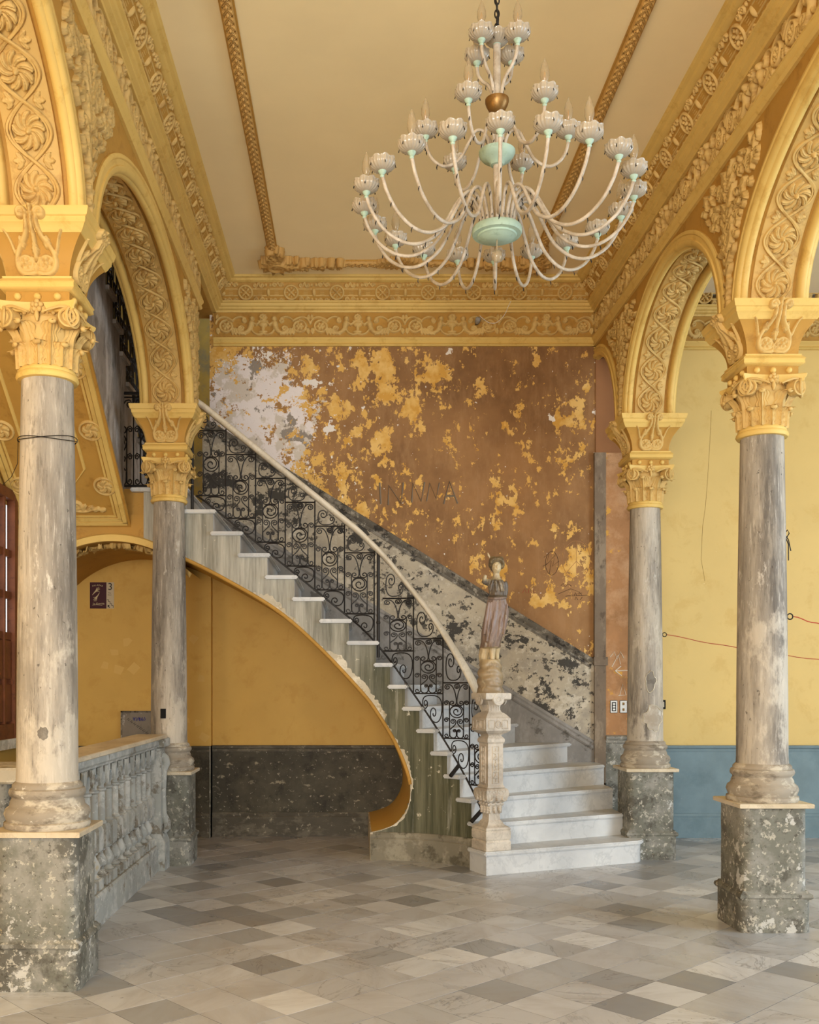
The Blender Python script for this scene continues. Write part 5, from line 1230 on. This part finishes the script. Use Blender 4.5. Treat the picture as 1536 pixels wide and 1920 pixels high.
for i,chr_ in enumerate('PALADAR'):
    t = (i-3)*.27; ob('sign_letter',textme('sign_letter',chr_,.02,cream),sign,(wm*.46+math.sin(t)*.058,H_*.80+math.cos(t)*.03-.012,.004),(0,0,-t*.7))
ob('sign_lettering',textme('sign_lettering','La Guarida',.026,cream),sign,(wm*.53,H_*.155,.004))
ob('sign_numeral',textme('sign_numeral','3',.098,dkp,.0008),sign,(wm+7*u_,H_-.075,.004))
for k,tx in enumerate(('Piso','Floor')): ob('sign_small_lettering',textme('sign_small_lettering',tx,.017,dkp),sign,(wm+6*u_,H_*.575-.02*k,.004))
b = B(); 
for k in range(4): x = wm+.004+k*.015; y = H_*.32-k*.019; b.box(x,x+.019,y,y+.005,.003,.0055); b.box(x+.015,x+.019,y-.019,y+.005,.003,.0055)
b.prism([(wm+.012,.034),(wm+.012,.012),(wm+.018,.017),(wm+.03,.006),(wm+.036,.011),(wm+.024,.023),(wm+.034,.034)],.003,.0055)
ob('stair_symbol',b.mesh('stair_symbol',dkp,0),sign)
def hand(b,x,y,ang,sc):
    c,s = math.cos(ang),math.sin(ang); R_ = lambda p: (x+sc*(p[0]*c-p[1]*s),y+sc*(p[0]*s+p[1]*c),.0045)
    b.tube([R_(p) for p in ((-.05,-.004),(-.02,0),(.0,0),(.012,0))],[.002,.005*sc,.008*sc,.009*sc],5)
    for k,(a,l) in enumerate(((.5,.030),(.22,.040),(-.02,.042),(-.28,.036),(-.9,.026))): b.tube([R_((.006,.006-.003*k)),R_((.01+l*math.cos(a),.006-.003*k+l*math.sin(a)))],[.003*sc,.0012*sc],5)
b = B(); hand(b,wm*.36,H_*.66,.75,1.0); hand(b,wm*.42,H_*.44,PI+.95,1.0); ob('hand_emblem',b.mesh('hand_emblem',cream,60),sign)
b = B().tube([(wm*.14,H_*.125,.0045),(wm*.4,H_*.145,.0045),(wm*.75,H_*.12,.0045)],.0018,5); ob('underline',b.mesh('underline',cream),sign)
# scribbled board
bx0,bz0 = px(228,1412,sy); board = ob('scribbled_board',None,None,mat4=wallmat(bx0,bz0,sy-.02),label='grey scribbled board leaning on the mustard wall behind the column base',cat='board')
ob('board_face',B().box(.012,.40,0,.40,-.02,.012).mesh('board_face',peeled('smudged_grey_board',(128,118,104),[((190,182,172),6,.62,.02,None,.9),((96,88,78),5,.58,.05,None,.6)]),0),board)
fr = B(); fr.box(0,.014,0,.414,-.02,.018); fr.box(.40,.414,0,.414,-.02,.018); fr.box(0,.414,.40,.414,-.02,.018); ob('board_frame',fr.mesh('board_frame',M['trim_dark'],0),board)
b = B(); blue = Mk('blue_pen',(40,44,130)); rnd = random.Random(2)
for k in range(5): b.tube([(.13+.025*k+.01*math.sin(i*1.3),.335+.02*math.sin(i*1.9+k),.0135) for i in range(7)],.0022,4)
b.tube([(.08+.012*i,.10+.008*(i%2),.0135) for i in range(6)],.004,4); ob('pen_scribble',b.mesh('pen_scribble',blue,0),board)
b = B()
for k in range(7): x = .06+.03*k; y = .33-.022*k; b.tube([(x,y,.0135),(x+.02,y+.015,.0135),(x+.012,y-.012,.0135),(x+.032,y,.0135)],.002,4)
ob('dark_scribble',b.mesh('dark_scribble',M['dark'],0),board)
# paint swatches left bare on the mustard wall
mp_ = Mk('paler_mustard_patch',(212,172,94)); pts = [((238,1203),11),((214,1223),10),((196,1247),9),((221,1256),12),((252,1253),12),((364,1199),10),((346,1237),8),((377,1273),10),((349,1350),8),((371,1356),8),((382,1383),11)]
for (x_,y_),r_ in pts:
    X_,Z_ = px(x_,y_,sy); rnd = random.Random(x_); n_ = rnd.choice((4,5,4)); o_ = rnd.uniform(0,1); poly = [(X_+r_*u_*rnd.uniform(.75,1.2)*math.cos(a),Z_+r_*u_*rnd.uniform(.7,1.1)*math.sin(a)) for a in [k*2*PI/n_+o_+rnd.uniform(-.3,.3) for k in range(n_)]]; ob('bare_patch',B().add([(x,sy-.0015,z) for x,z in poly],[tuple(range(n_))[::-1]]).mesh('bare_patch',mp_,0,fix=False),wall_sign)
# graffiti and scratches on the stair wall
gm = Mk('faded_grey_blue_paint',(126,112,94)); scr = Mk('pale_scratch',(176,130,88)); blk = Mk('black_marker',(60,44,34)); wht = Mk('white_chalk',(222,210,190)); red = Mk('red_marker',(170,70,60))
def strokes(nm,lines,rad,mat,y=YW-.001,parent=wall_back):
    b = B()
    for ln_ in lines: b.tube([(px(a,c,YW)[0],y,px(a,c,YW)[1]) for a,c in ln_],rad,4)
    ob(nm,b.mesh(nm,mat,0),parent)
strokes('painted_letters',[[(712,905),(714,945)],[(728,947),(729,910),(752,944),(756,905)],[(772,942),(774,906),(790,940),(796,904)],[(832,945),(843,903),(858,944)],[(838,930),(852,930)]],.009,gm)
strokes('painted_letters_faint',[[(800,940),(806,906),(818,935),(824,905)]],.007,gm)
circ = lambda cx,cy,rx,ry,n=40: [(cx+rx*math.cos(k*2*PI/n),cy+ry*math.sin(k*2*PI/n)) for k in range(n+1)]
strokes('peace_sign_scratch',[circ(1081,1050,26,36),[(1081,1014),(1081,1086)],[(1081,1052),(1062,1074)],[(1081,1052),(1100,1074)]],.0022,scr)
strokes('marker_scribble',[[(1020,1045),(1030,1038),(1024,1060),(1042,1040),(1036,1062),(1048,1052)],[(1018,1062),(1034,1052),(1030,1076)],circ(1035,1056,12,22)],.002,blk)
strokes('marker_writing',[[(1052,1098),(1056,1094),(1060,1100),(1066,1095),(1072,1099)],[(1046,1114),(1070,1104),(1092,1112),(1060,1118),(1102,1116)],[(1077,1117),(1079,1111),(1082,1117)],[(1086,1117),(1086,1110),(1092,1117)],[(1078,1125),(1080,1119),(1084,1125)],[(1088,1125),(1092,1119)]],.002,blk)
strokes('red_writing',[[(980,1112),(984,1103),(987,1112)],[(991,1112),(992,1103)],[(996,1112),(1000,1104),(1002,1113)]],.0018,red)
strokes('chalk_marks',[[(1143,1232),(1150,1222),(1156,1236),(1162,1222),(1168,1234)],[(1152,1258),(1176,1257)],[(1152,1258),(1163,1249)],[(1152,1258),(1164,1267)],[(1160,1305),(1166,1282),(1172,1303),(1158,1304)],[(1146,1250),(1158,1228),(1162,1246)]],.0045,wht,YW-.033)
# switches and sockets
def switch(x_,y_,label,kind):
    X_,Z_ = px(x_,y_,YW-.03); s_ = ob('wall_switch',None,None,mat4=wallmat(X_,Z_,YW-.03),label=label,cat='light switch')
    me = B().box(-.036,.036,-.062,.062,0,.008).mesh('cover_plate',M['white'],0); bm = bmesh.new(); bm.from_mesh(me); bmesh.ops.bevel(bm,geom=bm.edges[:],offset=.004,segments=2,affect='EDGES'); bm.to_mesh(me); bm.free(); ob('cover_plate',me,s_)
    if kind == 0:
        ob('dark_insert',B().box(-.02,.02,-.044,.044,.006,.010).mesh('dark_insert',M['dark'],0),s_)
        for k in (-1,0,1): ob('rocker',B().box(-.012,.012,k*.026-.009,k*.026+.009,.008,.014).mesh('rocker',M['white'],0),s_)
    else:
        for k in (-1,1): ob('toggle',B().box(-.008,.008,k*.028-.012,k*.028+.012,.006,.016).mesh('toggle',M['brass'],0),s_)
switch(1151,1325,'white switch plate with black insert and three rockers beside the column',0)
switch(1169,1325,'white switch plate with two brass toggles partly behind the column',1)
X_,Z_ = px(1242,1321,9.70); so_ = ob('wall_socket',None,None,mat4=wallmat(X_,Z_,9.70),label='small open black socket box on the pale yellow wall by the column',cat='socket')
ob('socket_box',B().box(-.03,.03,-.045,.045,-.01,.012).mesh('socket_box',M['dark'],0),so_); ob('socket_core',B().box(-.014,.014,-.026,.026,.008,.02).mesh('socket_core',M['plaster'],0),so_)
# little lamp holder hanging under the cornice, with its white wire
X_,Z_ = px(896,600,YW-.12); cm = ob('lamp_holder',None,None,mat4=wallmat(X_,Z_,YW-.11),label='small grey lamp holder fixed below the back cornice with dangling wire',cat='lamp holder')
b = B().lathe([(.0,-.045),(.022,-.045),(.026,-.03),(.026,.03),(.018,.042),(0,.045)],16); ob('holder_body',b.mesh('holder_body',painted('light_grey_plastic',(150,144,134),.06),50),cm)
ob('holder_mouth',B().box(-.011,.011,-.022,.022,.018,.0285).mesh('holder_mouth',M['dark'],0),cm); ob('bracket',B().box(-.012,.012,-.01,.01,-.11,-.0).mesh('bracket',M['iron'],0),cm)
cw = [(.02,.045,.0),(.06,.005,.01),(.11,-.03,.02),(.17,-.035,.03),(.22,.0,.04),(.26,.05,.05),(.28,.1,.06),(.31,.16,.06)]
ob('white_wire',B().tube(smoothcurve(cw,5),.0025,5).mesh('white_wire',M['white'],60),cm)
# cords tied between columns
rc = Mk('red_cord',(170,70,50)); xf,yf = CR[1]; xn,yn = CR[0]
def hooked(label,x,y,z,end,sag):
    c_ = ob('red_cord',None,None,(x,y,z),label=label,cat='cord'); e = Vector(end)-Vector((x,y,z)); pts = []
    for t in np.linspace(.0,1,30): pts.append((e.x*t+.05*(1-t),e.y*t,e.z*t-sag*4*t*(1-t)+.004*math.sin(t*40)))
    ob('cord',B().tube(pts,.0035,5).mesh('cord',rc,60),c_)
    hb_ = B(); hb_.tube([(.03+.018*math.cos(t),0,.018*math.sin(t)) for t in np.linspace(0,2*PI,14,endpoint=False)],.004,6,closed=True); hb_.tube([(-.02,0,0),(.012,0,0)],.005,6); ob('hook',hb_.mesh('hook',M['iron'],60),c_)
hooked('red cord hooked to the column at the steps and sagging along the yellow wall',xf+.14,yf,px(0,1190,yf)[1],(5.6,8.9,1.62),.06)
hooked('short red cord hooked to the free standing column, running out of the picture',xn+.145,yn,px(0,1156,yn)[1],(3.6,6.2,1.75),.02)
X_ = xn+.135; Z_ = px(0,1003,yn)[1]; tie = ob('wire_tie',None,None,(X_,yn,Z_),label='twisted black wire end tied to the free standing column',cat='wire')
b = B(); b.tube([(0,0,0),(.02,-.01,.03),(.035,0,.01),(.02,.01,-.02),(.03,0,-.06),(.03,0,-.16)],.0035,5); b.tube([(.01,0,.0),(.03,0,-.03),(.045,0,-.1)],.0035,5); ob('wire_loop',b.mesh('wire_loop',M['iron'],60),tie)
b = B(); xw,ywc = CL[0]
for k in range(2): b.tube([(.146*math.cos(t),.146*math.sin(t),(.010*math.sin(t+k)+.008*math.sin(2*t+k*2))) for t in np.linspace(0,2*PI,48,endpoint=False)],.0022,5,closed=True)
b.tube([(-.14,-.03,0),(-.17,.05,-.1),(-.22,.1,-.16),(-.3,.2,-.18)],.0018,4)
ob('binding_wire',b.mesh('binding_wire',M['iron'],60),None,(xw,ywc,px(0,828,ywc)[1]),label='thin rusty wire wound twice around the column beside the balustrade',cat='wire')
# hole chipped into the column at the far end of the balustrade
xh,yh = CL[1]; b = B().box(-.022,.022,-.02,.012,-.04,.04); ob('chiselled_hole',b.mesh('chiselled_hole',M['dark'],0),colL2,(-.02,-.141,px(0,1337,yh)[1]))
0 and ob('hole_surround',B().add([(-.08,-.128,-.09),(.05,-.1475,-.08),(.065,-.1435,.04),(.02,-.1525,.10),(-.06,-.139,.13),(-.1,-.114,.0)],[(0,1,2,3,4,5)]).mesh('hole_surround',M['plaster'],0,fix=False),colL2,(-.02,-.006,px(0,1337,yh)[1]))
# hairline crack down the pale yellow wall
strk = [(1334,770),(1333,800),(1330,850),(1327,900),(1323,950),(1318,985),(1316,1020),(1315,1050),(1318,1066),(1322,1090)]
b = B(); b.tube([(px(a,c,9.70)[0],9.6995,px(a,c,9.70)[1]) for a,c in strk],.0016,4); ob('hairline_crack',b.mesh('hairline_crack',Mk('crack_shadow_brown',(150,116,60)),0),wall_right)

# old repairs on the shafts
def shaft_patch(col,cx,cy,px_,py_,rx,ry,mat,nm,seed,ring=False):
    x0 = (px_-VX)*cy/FPX-cx; z0 = HC+(VY-py_)*cy/FPX; rnd_ = random.Random(seed); n_ = 22; b = B()
    def onr(x,z,e):
        r = float(np.interp(z,[q[1] for q in shp],[q[0] for q in shp]))+e; x = max(-r*.97,min(r*.97,x)); return (x,-math.sqrt(max(1e-6,r*r-x*x)),z)
    k_ = [rnd_.uniform(.8,1.12) for _ in range(n_)]
    out = [(x0+rx*k_[i]*math.cos(2*PI*i/n_),z0+ry*k_[i]*math.sin(2*PI*i/n_)) for i in range(n_)]
    if ring: b.tube([onr(x,z,.001) for x,z in out],.004,5,closed=True)
    else:
        A = np.zeros((n_,5,3))
        for i,(x,z) in enumerate(out):
            for j,t in enumerate(np.linspace(.02,1,5)): A[i,j] = onr(x0+(x-x0)*t,z0+(z-z0)*t,.0012)
        b.grid(A,True)
    ob(nm,b.mesh(nm,mat,60,fix=False),col)
grey_p = peeled('grey_mortar_repair',(128,120,108),[((98,90,80),8,.55,.05,None,.7)]); pale_p = peeled('pale_mortar_repair',(176,164,146),[((150,136,116),6,.55,.05,None,.7),((206,198,184),12,.6,.03,None,.8)])
shaft_patch(colR2,*CR[1],1217,1345,.085,.105,pale_p,'repair_patch',1); shaft_patch(colR2,*CR[1],1217,1345,.09,.112,M['plaster'],'repair_outline',1,True)
shaft_patch(colR2,*CR[1],1211,1278,.042,.085,grey_p,'repair_patch',2); shaft_patch(colR2,*CR[1],1211,1278,.046,.09,M['plaster'],'repair_outline',2,True)
shaft_patch(colL1,*CL[0],98,1372,.027,.034,grey_p,'repair_patch',3)
